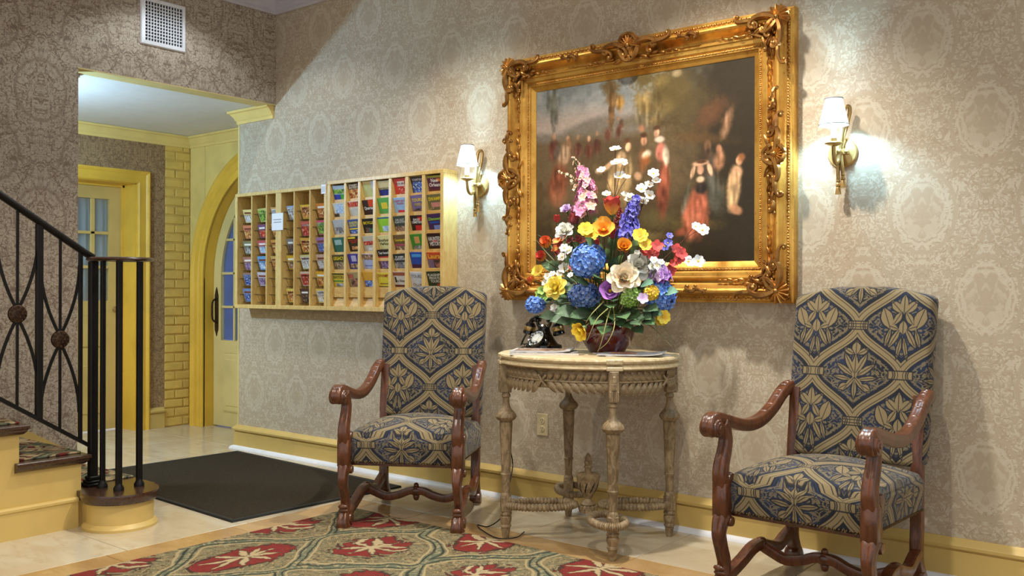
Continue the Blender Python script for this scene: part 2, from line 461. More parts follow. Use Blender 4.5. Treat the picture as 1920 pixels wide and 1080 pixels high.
# ================================================================== STRUCTURE
ZC = 3.16; ZV = 2.36
floor = struct('floor', MB().box((-2.3, -5.2, -.06), (6.2, 1.0, -.014)), m_grout, 0)
_tiles = {}
def tile(x0, y0, x1, y1, mat, name='floor_tile', z=0.0):
    g = .0015; key = (round(x1-x0, 3), round(y1-y0, 3), mat.name)
    if key not in _tiles:
        _tiles[key] = MB().cbox((-(x1-x0)/2+g, -(y1-y0)/2+g, -.014), ((x1-x0)/2-g, (y1-y0)/2-g, 0), .0015).mesh(name, mat, 0)
    o = inst(name, _tiles[key], floor); o.location = ((x0+x1)/2, (y0+y1)/2, z); return o
T = .61
xs = [-2.245, -1.635, -1.025, -.415, .195, .805, 1.415]
ys = [-4.87, -4.26, -3.65, -3.04, -2.43, -1.82, -1.21, -.60, .01, .62]
for i in range(len(xs)-1):
    for j in range(len(ys)-1): tile(xs[i], ys[j], xs[i+1], ys[j+1], m_marble)
bx = [1.415, 1.93, 2.54, 3.15, 3.76, 4.37, 4.98, 5.59, 6.2]
for i in range(len(bx)-1):
    tile(bx[i], -.53, bx[i+1], .04, m_marble)
    tile(bx[i]+(0 if i else .165), -.695, bx[i+1], -.53, m_border, 'border_tile')
tile(1.415, -.695, 1.58, -.53, m_border, 'border_tile')
for j in range(7): tile(1.415, -.695-(j+1)*.61, 1.58, -.695-j*.61, m_border, 'border_tile')

# main (right) wall with picture and rack
struct('wall_right', MB().box((-.42, 0, 0), (6.2, .12, ZC)), m_paper, 0)
# left wall: solid part by the stairs and header over the vestibule opening
struct('wall_left', MB().box((-.12, -5.2, 0), (0, -1.345, ZC)).box((-.12, -1.345, ZV), (0, 0, ZC)), m_paper_dk, 0)
struct('ceiling', MB().box((-.12, -5.2, ZC), (6.2, .12, ZC+.05)), m_ceil, 0)
struct('ceiling_vestibule', MB().box((-2.3, -5.2, ZV+.002), (-.121, 1.0, ZV+.05)), m_ceil, 0)
struct('wall_vestibule_front', MB().box((-2.0, -3.1, 0), (-.12, -3.0, ZV)), m_plaster, 0)
# thin corner bead strips at the free edges of wallpapered walls
struct('trim_1', MB().cbox((-.424, -.004, .155), (-.408, .02, 2.28), .002), m_cream2, 0)
struct('trim_2', MB().cbox((-.125, -1.348, ZV-.006), (.004, 0, ZV), .001), m_cream2, 0)

wd = MB(); wp = [(-.122, -1.344), (-.122, -1.285), (-.15, -1.262), (-.26, -1.262), (-.26, -1.344)]
wd.add([(a, b_, ZV-.02) for a, b_ in wp]+[(a, b_, ZV+.001) for a, b_ in wp], wd.ring_faces(2, 5)); struct('trim_8', wd, pm('brown_wood_corner', (150, 100, 56), .5), 0)
def crown_prof(h, d, steps):
    return [(a*d, b*h) for a, b in steps]
def run(mb, prof, p0, p1, nrm, m0=0, m1=0):
    "extrude profile (d,z) along p0->p1; d along nrm; m0/m1 mitre factors"
    p0 = Vector(p0); p1 = Vector(p1); t = (p1-p0).normalized(); nrm = Vector(nrm)
    vs = [p0+nrm*d+Vector((0, 0, z))+t*(m0*d) for d, z in prof]+[p1+nrm*d+Vector((0, 0, z))-t*(m1*d) for d, z in prof]
    n = len(prof); fs = [(i, i+1, n+i+1, n+i) for i in range(n-1)]+[tuple(range(n))[::-1], tuple(range(n, 2*n))]
    mb.add(vs, fs); return mb
CP = [(0, .155), (0, 0), (.012, 0), (.02, .012), (.014, .03), (.02, .045), (.028, .052), (.03, .06), (.05, .095), (.085, .125), (.125, .14), (.135, .15), (.15, .155), (.15, .20), (0, .20)]
struct('trim_crown_right', run(MB(), CP, (0, 0, 2.962), (6.2, 0, 2.962), (0, -1, 0), 1, 0), m_crown)
struct('trim_crown_left', run(MB(), CP, (0, -5.2, 2.962), (0, 0, 2.962), (1, 0, 0), 0, 1), m_crown)
CV = [(0, .09), (0, 0), (.010, 0), (.012, .02), (.022, .03), (.024, .04), (.045, .07), (.058, .074), (.06, .09)]
zb = ZV-.09
struct('trim_crown_back', run(MB(), CV, (-1.70, -3.0, zb), (-1.70, .42, zb), (1, 0, 0), 0, 1), m_crown2)
struct('trim_crown_arch', run(MB(), CV, (-1.70, .42, zb), (-.30, .42, zb), (0, -1, 0), 1, 0), m_crown2)
struct('trim_crown_end', run(MB(), CV, (-.42, 0, zb), (-.02, 0, zb), (0, -1, 0), -1, 0), m_crown2)
struct('trim_crown_return', run(MB(), CV, (-.42, .12, zb), (-.42, 0, zb), (-1, 0, 0), 0, -1), m_crown2)

BP = [(0, 0), (.020, 0), (.020, .116), (.015, .120), (.015, .126), (.030, .128), (.032, .140), (.026, .148), (.016, .154), (.006, .165), (0, .165)]
BW = [(0, 0), (.046, 0), (.044, .008), (.034, .018), (.020, .022), (0, .022)]
struct('baseboard_right', run(MB(), BP, (-.42, 0, 0), (6.2, 0, 0), (0, -1, 0), -1, 0), m_cream)
struct('trim_3', run(MB(), BW, (-.42, 0, 0), (6.2, 0, 0), (0, -1, 0), -1, 0), m_white)
struct('baseboard_return', run(MB(), BP, (-.42, .12, 0), (-.42, 0, 0), (-1, 0, 0), 0, -1), m_cream)

# ---------------- vestibule back wall (door with curtains, brick pier)
struct('wall_back', MB().box((-1.82, -3.0, 0), (-1.70, -.92, ZV)).box((-1.82, -.92, 1.94), (-1.70, -.05, ZV)).box((-1.82, -.05, 0), (-1.70, .19, ZV)), m_paper_br, 0)
pier = struct('wall_brick', MB().box((-1.82, .19, 0), (-1.706, .50, ZV)), m_mortar, 0)
rnd = random.Random(3)
for r in range(31):
    z0 = r*.0745; z1 = min(z0+.064, 2.28)
    cuts = [.19, .285, .42] if r % 2 else [.19, .36, .42]
    if z1 <= z0: continue
    for a, b_ in zip(cuts[:-1], cuts[1:]):
        d = rnd.uniform(0, .006); j = lambda: rnd.uniform(-.003, .003)
        MB().cbox((-1.72, a+.005+j(), z0+.005+j()), (-1.701+d*.8, b_-.005+j(), z1+.002+j()), .004).build('brick', m_brick, pier, 0)
struct('baseboard_back', run(MB(), BP, (-1.70, .055, 0), (-1.70, .185, 0), (1, 0, 0)), m_cream)
# door casing, reveal and leaf
def casing_prof(): return [(0, 0), (0, .022), (.012, .03), (.02, .026), (.07, .020), (.078, .028), (.09, .034), (.10, .03), (.10, 0)]
mb = MB()
pr = casing_prof()
def strip(mb, path, outs, prof, nrm):
    "mitred casing: path of inner-edge points, outs = outward offset dirs per point, prof (w,h)"
    n = len(prof); vs = []
    for p, o in zip(path, outs):
        for w_, h in prof: vs.append(Vector(p)+Vector(o)*w_+Vector(nrm)*h)
    mb.add(vs, mb.ring_faces(len(path), n)); return mb
strip(mb, [(-1.70, -.05, 0), (-1.70, -.05, 1.94), (-1.70, -.92, 1.94), (-1.70, -.92, 0)], [(0, 1, 0), (0, 1, 1), (0, -1, 1), (0, -1, 0)], pr, (1, 0, 0))
struct('trim_4', mb, m_yellow)
mb = MB().box((-1.93, -.06, 0), (-1.70, -.048, 1.94)).box((-1.93, -.93, 0), (-1.70, -.918, 1.94)).box((-1.93, -.92, 1.935), (-1.70, -.05, 1.945))
mb.box((-1.895, -.075, 0), (-1.865, -.06, 1.935)).box((-1.895, -.92, 1.918), (-1.865, -.06, 1.935))
struct('trim_5', mb, m_yellow, 0)
XL = -1.90
gy = [-.705+k*(.107+.0347) for k in range(4)]; gz = [1.03, 1.30, 1.57]; gh = .245
mb = MB()
mb.box((XL-.04, -.91, .01), (XL, -.71, 1.925)).box((XL-.04, -.168, .01), (XL, -.075, 1.925))
mb.box((XL-.04, -.71, 1.82), (XL, -.168, 1.925)).box((XL-.04, -.71, .01), (XL, -.168, 1.02))
door1 = struct('door_1', mb, m_cream, 0)
for z_ in (1.283, 1.552): MB().cbox((XL-.034, -.71, z_-.012), (XL-.004, -.168, z_+.012), .003).build('muntin', m_cream, door1, 0)
for k in range(3): MB().cbox((XL-.034, gy[k]+.107, 1.02), (XL-.004, gy[k+1], 1.82), .003).build('muntin', m_cream, door1, 0)
for k in range(4):
    for z0, z1 in ((1.02, 1.271), (1.295, 1.54), (1.564, 1.82)):
        MB().box((XL-.022, gy[k], z0), (XL-.018, gy[k]+.107, z1)).build('pane', m_glass, door1, 0)
for z0, z1 in ((.14, .52), (.66, .92)):
    MB().cbox((XL-.004, -.68, z0), (XL+.008, -.20, z1), .006).build('panel', m_cream, door1, 0)
MB().lathe([(.0, .045), (.022, .04), (.026, .025), (.012, .012), (.012, .0)], 16, m=Matrix.Translation((XL, -.125, .95)) @ Matrix.Rotation(PI/2, 4, 'Y')).build('door_knob', m_brass, door1)
mb = MB()
mb.grid(lambda a, c: (XL-.075+.012*math.sin(a*60*PI/3.2)+.004*math.sin(a*23), -.74+a*.62, .98+c*.88), 120, 2)
cur = mb.build('door_curtain', m_curtain); tag(cur, 'white pleated sheer curtain hanging behind the panes of the square-topped door', 'curtain')
sol = cur.modifiers.new('thickness', 'SOLIDIFY'); sol.thickness = .002

# ---------------- arched door wall
XA, ZA, RI = -.60, 1.20, .885
def arch(r, n=40, x0=None):
    "points from left foot up and over to the right foot"
    pts = [(XA-r, 0.0), (XA-r, ZA*.5)]
    for k in range(n+1):
        a = PI-PI*k/n; pts.append((XA+r*math.cos(a), ZA+r*math.sin(a)))
    pts += [(XA+r, ZA*.5), (XA+r, 0.0)]; return pts
YA = .42
mb = MB(); A = arch(RI)
vs = []; fs = []
mb.box((-1.70, YA, 0), (XA-RI-.004, YA+.10, ZV)); mb.box((XA+RI+.004, YA, 0), (.5, YA+.10, ZV))
up = [p for p in A if p[1] >= ZA-1e-6]
for (xa, za), (xb, zb2) in zip(up[:-1], up[1:]):
    mb.add([(xa, YA, za), (xb, YA, zb2), (xb, YA, ZV), (xa, YA, ZV)], [(0, 1, 2, 3)])
struct('wall_arch', mb, m_plaster, 0)
# reveal (jamb) lining the arch
mb = MB()
P = arch(RI); n = len(P)
mb.add([(x, YA-.01, z) for x, z in P]+[(x, YA+.12, z) for x, z in P], [(i, i+1, n+i+1, n+i) for i in range(n-1)])
P2 = arch(RI+.02)
mb.add([(x, YA+.12, z) for x, z in P]+[(x, YA+.12, z) for x, z in P2], [(i, i+1, n+i+1, n+i) for i in range(n-1)])
struct('trim_6', mb, m_yellow, 40)
# arched casing moulding
prof = [(0, 0), (0, .022), (.012, .028), (.03, .024), (.05, .024), (.06, .034), (.075, .03), (.11, .03), (.12, .042), (.14, .048), (.155, .04), (.16, 0)]
mb = MB(); path = []; outs = []
for x, z in P:
    path.append((x, YA, z))
    if z < ZA-1e-6: outs.append((-1 if x < XA else 1, 0, 0))
    else: d = Vector((x-XA, 0, z-ZA)).normalized(); outs.append(tuple(d))
strip(mb, path, outs, prof, (0, -1, 0))
struct('trim_7', mb, m_yellow, 40)
# arched door leaf (left half): stiles, rails, glass
YD = .50
mb = MB(); LR = RI-.004; GR = RI-.105
def archband(mb, r0, r1, y0, y1, a0=PI, a1=PI/2, n=24):
    vs = []
    for k in range(n+1):
        a = a0+(a1-a0)*k/n; c, s_ = math.cos(a), math.sin(a)
        vs += [(XA+r0*c, y0, ZA+r0*s_), (XA+r1*c, y0, ZA+r1*s_), (XA+r1*c, y1, ZA+r1*s_), (XA+r0*c, y1, ZA+r0*s_)]
    mb.add(vs, mb.ring_faces(n+1, 4)); return mb
archband(mb, GR, LR, YD, YD+.04)
mb.box((XA-LR, YD, .01), (XA-GR, YD+.04, ZA)).box((XA-GR, YD, .01), (XA-.005, YD+.04, .70)).box((XA-.1, YD, .70), (XA-.005, YD+.04, ZA+GR))
door2 = struct('door_2', mb, m_cream2, 40)
mb = MB(); mb.box((XA+.005, YD, .01), (XA+LR, YD+.04, ZA)); archband(mb, 0.02, LR, YD, YD+.04, PI/2, 0); mb.build('fixed_leaf', m_cream2, door2, 40)
cols = [XA-GR+.0, XA-GR+.17, XA-GR+.34, XA-GR+.51, XA-.1]
for c in cols[1:-1]:
    zt = ZA+math.sqrt(max(GR**2-(c-XA)**2, 0))
    MB().cbox((c-.011, YD+.004, .70), (c+.011, YD+.036, zt), .003).build('muntin', m_cream2, door2, 0)
rows = [.70, .97, 1.24, 1.51, 1.78]
for z_ in rows[1:]:
    xl = XA-(GR if z_ <= ZA else math.sqrt(max(GR**2-(z_-ZA)**2, 0)))
    MB().cbox((xl, YD+.004, z_-.010), (XA-.1, YD+.036, z_+.010), .003).build('muntin', m_cream2, door2, 0)
for i in range(4):
    for j in range(5):
        xa, xb = cols[i]+.008, cols[i+1]-.008; z0 = rows[j]+.008
        if j < 4: z1 = rows[j+1]-.008
        else: z1 = 9
        f_ = lambda x: ZA+math.sqrt(max((GR+.01)**2-(x-XA)**2, 0))
        N_ = 6; top = [(xa+(xb-xa)*k/N_) for k in range(N_+1)]; tz = [min(z1, f_(x)) for x in top]
        pts = [(x, z) for x, z in zip(top, tz) if z > z0+.004]
        if len(pts) < 2: continue
        n = len(pts); vs = [(x, YD+.018, z0) for x, z in pts]+[(x, YD+.018, z) for x, z in pts]+[(x, YD+.022, z0) for x, z in pts]+[(x, YD+.022, z) for x, z in pts]
        fs = [(k, k+1, n+k+1, n+k) for k in range(n-1)]+[(2*n+k+1, 2*n+k, 3*n+k, 3*n+k+1) for k in range(n-1)]
        MB().add(vs, fs).build('pane', m_glass_blue, door2, 0)
x0, x1, z0, z1 = XA-GR+.04, XA-.12, .13, .60
mb = MB(); mb.cbox((x0, YD-.012, z0), (x1, YD+.002, z1), .010); mb.cbox((x0+.04, YD-.018, z0+.04), (x1-.04, YD, z1-.04), .012); mb.build('panel', m_cream2, door2, 0)
# brass push plate with pull
mb = MB(); xh = XA-LR+.045
prof = [(-.022, .78), (-.024, .80), (-.024, 1.06), (-.012, 1.10), (0, 1.13), (.012, 1.10), (.024, 1.06), (.024, .80), (.022, .78), (.010, .76), (0, .73), (-.010, .76)]
n = len(prof); mb.add([(xh+a, YD, z) for a, z in prof]+[(xh+a, YD-.006, z) for a, z in prof], mb.ring_faces(2, n))
mb.tube(bez([(xh, YD-.004, .84), (xh, YD-.04, .87), (xh, YD-.045, .94), (xh, YD-.04, 1.01), (xh, YD-.004, 1.04)], 6), .008, 8, up=(1, 0, 0))
mb.build('door_handle', m_bronze, door2, label='dark bronze pull handle on a long pointed plate')
# dusky street seen through the arched door
street = struct('wall_street', MB().box((-4.2, 1.5, 0), (1.0, 1.6, 3.2)), pm('dusk_blue_render', (118, 132, 190), .8, var=.25, vs=3), 0)
bl = bpy.data.lights.new('dusk_sky_light', 'AREA'); bl.energy = 22; bl.color = (.62, .72, 1.0); bl.size = 1.6
bo = bpy.data.objects.new('dusk_sky_light', bl); COL.objects.link(bo); bo.location = (-1.4, 1.15, 2.9); bo.rotation_euler = (.25, 0, 0)

# ================================================================== AIR VENT on left wall
t = thing('air_vent', 'white square air grille high on the taupe wall above the opening', 'vent', (0, -.829, 2.715))
mb = MB(); w2, h2, fw_ = .148, .143, .026
strip(mb, [(0, -w2+fw_, -h2+fw_), (0, w2-fw_, -h2+fw_), (0, w2-fw_, h2-fw_), (0, -w2+fw_, h2-fw_), (0, -w2+fw_, -h2+fw_)], [(0, -1, -1), (0, 1, -1), (0, 1, 1), (0, -1, 1), (0, -1, -1)], [(0, 0), (0, .016), (fw_*.8, .012), (fw_, .004), (fw_, 0)], (1, 0, 0))
mb.build('frame', m_white, t, 30)
MB().box((.0005, -w2+fw_, -h2+fw_), (.002, w2-fw_, h2-fw_)).build('duct_backing', pm('duct_dark', (22, 20, 24), .9), t, 0)
mb = MB()
for k in range(1, 13): yy = -w2+fw_+(2*w2-2*fw_)*k/13; mb.box((.003, yy-.0022, -h2+fw_), (.013, yy+.0022, h2-fw_))
mb.build('vertical_blades', m_white, t, 0, kind='stuff')
mb = MB()
for k in range(1, 12): zz = -h2+fw_+(2*h2-2*fw_)*k/12; mb.box((.002, -w2+fw_, zz-.0022), (.009, w2-fw_, zz+.0022))
mb.build('horizontal_blades', m_white, t, 0, kind='stuff')

# ================================================================== CARPET and MAT
mb = MB(); mb.cbox((1.585, -5.2, -.012), (6.2, -.70, .007), .003)
o = mb.build('floor_carpet', m_carpet, None, 0); tag(o, 'red green and beige floral scroll carpet in front of the chairs and table', 'carpet')
mb = MB(); mb.cbox((-.84, -.535, 0), (.84, .535, .009), .004)
o = mb.build('entrance_mat', m_mat, None, 0, loc=(.545, -.685, .0005)); o.rotation_euler = (0, 0, -.05)
tag(o, 'dark brown black rectangular entrance mat on the marble floor', 'mat')
mb = MB(); strip(mb, [(-.815, -.51, 0), (.815, -.51, 0), (.815, .51, 0), (-.815, .51, 0), (-.815, -.51, 0)], [(-1, -1, 0), (1, -1, 0), (1, 1, 0), (-1, 1, 0), (-1, -1, 0)], [(0, .009), (.004, .011), (.024, .0105), (.026, .0)], (0, 0, 1))
mb.build('edging', m_matedge, o, 0)

# ================================================================== STAIRCASE
st = thing('staircase', 'short flight of cream stairs with dark treads and floral runner beside taupe wall', 'stairs', (0, 0, 0))
XS = .86; RISE = .17; RUN = .281; Y2 = -1.746
NST = 7
for k in range(2, NST+1):                       # steps 2.. : riser plane at y = Y2-(k-2)*RUN
    yr = Y2-(k-2)*RUN; zt = RISE*k-.003
    MB().box((.03, yr-.02, zt-RISE), (XS-.01, yr, zt-.03)).build('riser', m_cream, st, 0)
    mb = MB(); y0 = yr-RUN-.02; y1 = yr+.034; x1 = XS+.034
    secs = [(0, -.0), (0, -.018), (-.008, -.022), (-.010, -.030), (-.022, -.040), (-.03, -.044)]
    vs = []
    out = [(.03, y0), (.03, y1), (x1, y1), (x1, y0)]
    for ins, dz in [(-.004, 0), (0, -.004), (0, -.016), (-.006, -.021), (-.009, -.030), (-.020, -.041), (-.028, -.044)]:
        vs += [(.03, y0, zt+dz), (.03, y1+ins, zt+dz), (x1+ins, y1+ins, zt+dz), (x1+ins, y0, zt+dz)]
    mb.add(vs, mb.ring_faces(7, 4)); mb.build('tread', m_tread, st, 25)
    MB().cbox((.05, yr-RUN+.01, zt), (XS-.035, yr+.018, zt+.009), .003).build('runner', m_runner, st, 0)
    MB().cbox((.05, yr-.0, zt-RISE+.01), (XS-.11, yr+.008, zt-.045), .003).build('runner', m_runner, st, 0)
# closed stringer side below the treads
mb = MB(); poly = [(Y2, 0)]
for k in range(2, NST+1):
    yr = Y2-(k-2)*RUN; poly += [(yr, RISE*k-.04), (yr-RUN, RISE*k-.04)]
poly += [(poly[-1][0], 0)]
n = len(poly); vs = [(XS, y, z) for y, z in poly]+[(XS-.04, y, z) for y, z in poly]
mb.add(vs, [tuple(range(n)), tuple(range(n, 2*n))[::-1]]+[(i, (i+1) % n, n+(i+1) % n, n+i) for i in range(n)])
mb.build('stringer', m_cream, st, 0)
mb = run(MB(), [(0, 0), (.016, 0), (.016, .118), (.022, .124), (.022, .134), (.012, .142), (0, .142)], (XS, -4.0, 0), (XS, Y2-.02, 0), (1, 0, 0)); mb.build('base_moulding', m_cream, st, 0)
# bull-nosed first step: drum and curtail tread
XD, YDR, RD = .978, -1.617, .150
mb = MB(); mb.lathe([(RD+.018, 0), (RD+.018, .012), (RD+.008, .024), (RD, .03), (RD, .125)], 40, (XD, YDR, 0)); mb.build('drum', m_cream, st, 30)
mb = MB(); mb.box((.03, Y2+.0, 0), (XD, -1.475, .126)); mb.build('riser', m_cream, st, 0)
mb = MB()
outl = [(.03, Y2-.02), (XD-.08, Y2-.02)]+[(XD+(RD+.022)*math.cos(a), YDR+(RD+.022)*math.sin(a)) for a in [math.radians(-118+k*208/26) for k in range(27)]]+[(XD, -1.435), (.03, -1.435)]
cx, cy = .6, -1.6
vs = []; n = len(outl)
for ins, z in [(1, .170), (1.008, .166), (1.008, .150), (.995, .144), (.99, .134), (.965, .125)]:
    vs += [(XD+(x-XD)*ins if x > .5 else x, YDR+(y-YDR)*ins, z) for x, y in outl]
mb.add(vs, mb.ring_faces(6, n)); mb.build('curtail_tread', m_tread, st, 25)
MB().cbox((.05, Y2+.006, .170), (XS-.09, -1.432, .178), .003).build('runner', m_runner, st, 0)
# sloping skirt on the wall side
sl = RISE/RUN
mb = MB(); ya, yb = -1.345, -3.7
fz = lambda y: .335+(Y2-y)*sl
vs = [(.001, ya, 0), (.001, ya, max(.12, fz(ya)+.09)), (.001, yb, fz(yb)+.09), (.001, yb, 0)]
vs += [(.028, y, z) for _, y, z in vs]
mb.add(vs, [(0, 1, 2, 3), (7, 6, 5, 4), (0, 4, 5, 1), (1, 5, 6, 2), (2, 6, 7, 3), (3, 7, 4, 0)])
mb.build('wall_skirt', m_cream, st, 0)

# ================================================================== RAILING
rl = thing('stair_railing', 'black wrought iron stair railing with round rosettes and curled volute end', 'railing', (.80, -1.66, .178))
def L_(x, y, z): return Vector((x-.80, y+1.66, z-.178))
hz = lambda y: 1.262-(y+1.66)*.640      # handrail centre line
lz = lambda y: .352-(y+1.66)*.640       # lower rail
sec = [(.026*math.cos(a)*(1 if True else 1), .016*math.sin(a)) for a in [2*PI*k/12 for k in range(12)]]
path = [L_(.80, y, hz(y)) for y in np.linspace(-3.6, -1.70, 12)]+[L_(.80, -1.665, hz(-1.68)-.006)]
MB().sweep(path, sec).build('handrail', m_iron, rl, 50)
vol = []; rr0 = .155
for k in range(31):                       # flat spiral cap over the balusters
    a = math.radians(205+k*14); r = rr0*(1-.55*k/30)
    vol.append(L_(.955+r*math.cos(a), -1.585+r*math.sin(a), 1.256))
sv = [(.024*math.cos(a), .010*math.sin(a)) for a in [2*PI*k/10 for k in range(10)]]
MB().sweep([L_(.80, -1.675, 1.262)]+vol, sv).build('volute', m_tread, rl, 50)
MB().box(L_(.787, -3.6, lz(-3.6)-.008)-Vector((0,0,0)), L_(.813, -3.6, lz(-3.6)+.008)).v
low = [L_(.80, y, lz(y)) for y in (-3.6, -2.5, -1.675)]
MB().sweep(low, [(-.013, -.008), (.013, -.008), (.013, .008), (-.013, .008)]).build('lower_rail', m_iron, rl, 0)
def bar(x, y, z0, z1, w_, name='baluster'):
    p0 = L_(x, y, z0); p1 = L_(x, y, z1)
    return MB().cbox(p0-Vector((w_, w_, 0)), p1+Vector((w_, w_, 0)), w_*.25).build(name, m_iron, rl, 0)
nw = bar(.80, -1.66, .185, 1.25, .019, 'newel_post')
mb = MB(); p = L_(.80, -1.66, 0)
for hw, z0, z1 in ((.042, .170, .184), (.034, .184, .197), (.027, .197, .216)): mb.cbox((p.x-hw, p.y-hw, z0-.178), (p.x+hw, p.y+hw, z1-.178), .004)
mb.build('newel_foot', m_iron, rl, 0)
for x, y, w_ in ((.885, -1.655, .0105), (1.008, -1.640, .0125), (.985, -1.525, .0125)):
    bar(x, y, .172, 1.25, w_)
    p = L_(x, y, .170); mb = MB(); mb.lathe([(.024, 0), (.024, .012), (.016, .026), (.014, .034)], 16, p); mb.build('baluster_foot', m_iron, rl)
posts = [-1.722-.1925*k for k in range(8)]
for k, y in enumerate(posts):
    w_ = .0145 if k % 2 else .0085
    bar(.80, y, lz(y), hz(y)-.01, w_)
for k in range(7):
    yc = (posts[k]+posts[k+1])/2; hw = (posts[k]-posts[k+1])/2-.006; zc = lz(yc)+.425
    bar(.80, yc, lz(yc), hz(yc)-.01, .0055, 'centre_bar')
    for sy in (1, -1):
        for sz in (1, -1):
            q = []
            for j in range(13):
                s_ = j/12; oy = sy*hw*math.sin(s_*PI/2)**.85; q.append(L_(.80, yc+oy, zc+sz*(.02+.33*s_)))
            MB().sweep(q, [(-.006, -.0045), (.006, -.0045), (.006, .0045), (-.006, .0045)], up=(1, 0, 0)).build('curved_bar', m_iron, rl, 40)
    p = L_(.80, yc, zc); mb = MB(); M_ = Matrix.Translation(p) @ Matrix.Rotation(PI/2, 4, 'Y')
    mb.lathe([(.0, -.014), (.030, -.013), (.040, -.008), (.043, 0), (.040, .008), (.030, .013), (.0, .014)], 24, m=M_)
    for a in range(12):
        for sx in (1, -1):
            mb.ball((p.x+sx*.012, p.y+.032*math.cos(a*PI/6), p.z+.032*math.sin(a*PI/6)), .006, 6)
    for a in range(6):
        for sx in (1, -1): mb.ball((p.x+sx*.014, p.y+.015*math.cos(a*PI/3), p.z+.015*math.sin(a*PI/3)), .006, 6)
    mb.build('rosette', m_bronze, rl)

# ================================================================== BROCHURE RACKS
_txt = {}
def text_mesh(s_, bold=True):
    if s_ in _txt: return _txt[s_]
    c = bpy.data.curves.new('lettering', 'FONT'); c.body = s_; c.size = 1; c.extrude = .0; c.offset = .02 if bold else 0; c.align_x = 'CENTER'; c.resolution_u = 2
    c.space_line = .85
    o = bpy.data.objects.new('lettering', c); COL.objects.link(o)
    bpy.context.view_layer.update()
    me = bpy.data.meshes.new_from_object(o.evaluated_get(bpy.context.evaluated_depsgraph_get()))
    bpy.data.objects.remove(o); me.name = 'lettering'
    co = np.empty(len(me.vertices)*3, np.float32); me.vertices.foreach_get('co', co); co = co.reshape(-1, 3)
    mn, mx = co.min(0), co.max(0); co = co-(mn+mx)/2; w_ = (mx-mn)[0]; co /= w_
    h = float((mx-mn)[1]/w_); me.vertices.foreach_set('co', co.ravel()); me.update()
    _txt[s_] = (me, h); return _txt[s_]
def flat_mat(rgb): return pm('print_%d_%d_%d' % rgb, rgb, .35, var=.06, vs=30)
def lettering(parent, s_, cx, cy, w_, rgb, maxh=None, z=.0008, name='lettering'):
    me0, h = text_mesh(s_); key = (s_, rgb)
    if key not in _txt:
        me = me0.copy(); me.materials.clear(); me.materials.append(flat_mat(rgb)); _txt[key] = me
    sx = w_; sy = w_
    if maxh and h*w_ > maxh: sy = maxh/h
    elif maxh and h*w_ < maxh*.75: sy = maxh*.75/h
    return inst(name, _txt[key], parent, Matrix.Translation((cx, cy, z)) @ Matrix.Diagonal((sx, sy, 1, 1)))
def photo_mat(name, cs, sc=30):
    "small printed picture: blotches of three colours"
    key = 'photo_'+name
    if key in _pm: return _pm[key]
    m, nt, b = newmat(key, .35); v, x, y, z = coords(nt)
    oi = nt.nodes.new('ShaderNodeObjectInfo'); r = X(nt, oi.outputs['Random'])
    vec = comb(nt, x+r*9, y+r*5, z); n = noise(nt, vec, sc, 3, .6, .4); q = noise(nt, vec, sc*2.3, 3, .6)
    c = mixc(nt, lin(*cs[0]), lin(*cs[1]), n.step(.42, .56)); c = mixc(nt, c, lin(*cs[2]), q.step(.52, .62))
    setc(nt, b, c); _pm[key] = m; return m
def card(name, label, cat, x0, x1, ztop, ytop, length, slope, mat, thick=.004, group=None, roll=0):
    "leaflet: local x right, y up, z out of the cover; origin at the top centre of the cover"
    up = Vector((0, -math.sin(slope), math.cos(slope))); nrm = Vector((0, -math.cos(slope), -math.sin(slope))); rt = Vector((1, 0, 0))
    w2 = (x1-x0)/2
    o = MB().box((-w2, -length, -thick), (w2, 0, 0)).build(name, mat, None, 0)
    o.matrix_world = Matrix(((rt.x, up.x, nrm.x, (x0+x1)/2), (rt.y, up.y, nrm.y, ytop), (rt.z, up.z, nrm.z, ztop), (0, 0, 0, 1))) @ Matrix.Rotation(roll, 4, 'Z')
    tag(o, label, cat, group); return o
def area(o, x0, y0, x1, y1, mat, name='picture', z=.0004):
    return MB().box((x0, y0, 0), (x1, y1, z)).build(name, mat, o, 0)
YR = -.116
def rack_shell(t, x0, x1, z0, z1, divs, fr=.024):
    MB().box((x0+.01, -.012, z0+.005), (x1-.01, -.001, z1-.005)).build('back_panel', m_rack_in, t, 0)
    MB().cbox((x0, YR, z1-.022), (x1, -.001, z1), .002).build('top_board', m_rack, t, 0)
    MB().cbox((x0, YR-.004, z0), (x1, -.001, z0+.026), .002).build('bottom_board', m_rack, t, 0)
    MB().cbox((x0, YR, z0+.026), (x0+fr, -.001, z1-.022), .002).build('side_panel', m_rack, t, 0)
    MB().cbox((x1-fr, YR, z0+.026), (x1, -.001, z1-.022), .002).build('side_panel', m_rack, t, 0)
    for a, b_ in divs: MB().cbox((a, YR+.002, z0+.026), (b_, -.012, z1-.022), .0015).build('divider', m_rack, t, 0)
ra = thing('brochure_rack', 'pale wooden rack with six narrow columns of wire pockets at the left wall end', 'rack', (0, 0, 0))
ra.location = (-.294, 0, .985)
def rel(o): return o
DL = [(-.114, -.103), (.047, .058), (.152, .211), (.338, .349), (.496, .507)]
rack_shell(ra, 0, .962, 0, .78, [(a+.294, b_+.294) for a, b_ in DL], .027)
rb = thing('brochure_rack', 'wide pine rack with seven columns of leaflet pockets behind the left armchair', 'rack', (.672, 0, .985))
DR = [(.826, .844), (.952, .974), (1.084, 1.107), (1.218, 1.241), (1.353, 1.381), (1.488, 1.513)]
rack_shell(rb, 0, .988, 0, .80, [(a-.672, b_-.672) for a, b_ in DR], .028)
colsR = [(.702, .826), (.844, .952), (.974, 1.084), (1.107, 1.218), (1.241, 1.353), (1.381, 1.488), (1.513, 1.632)]
rowsZ = [1.757, 1.650, 1.541, 1.433, 1.326, 1.217]; ROWH = .088
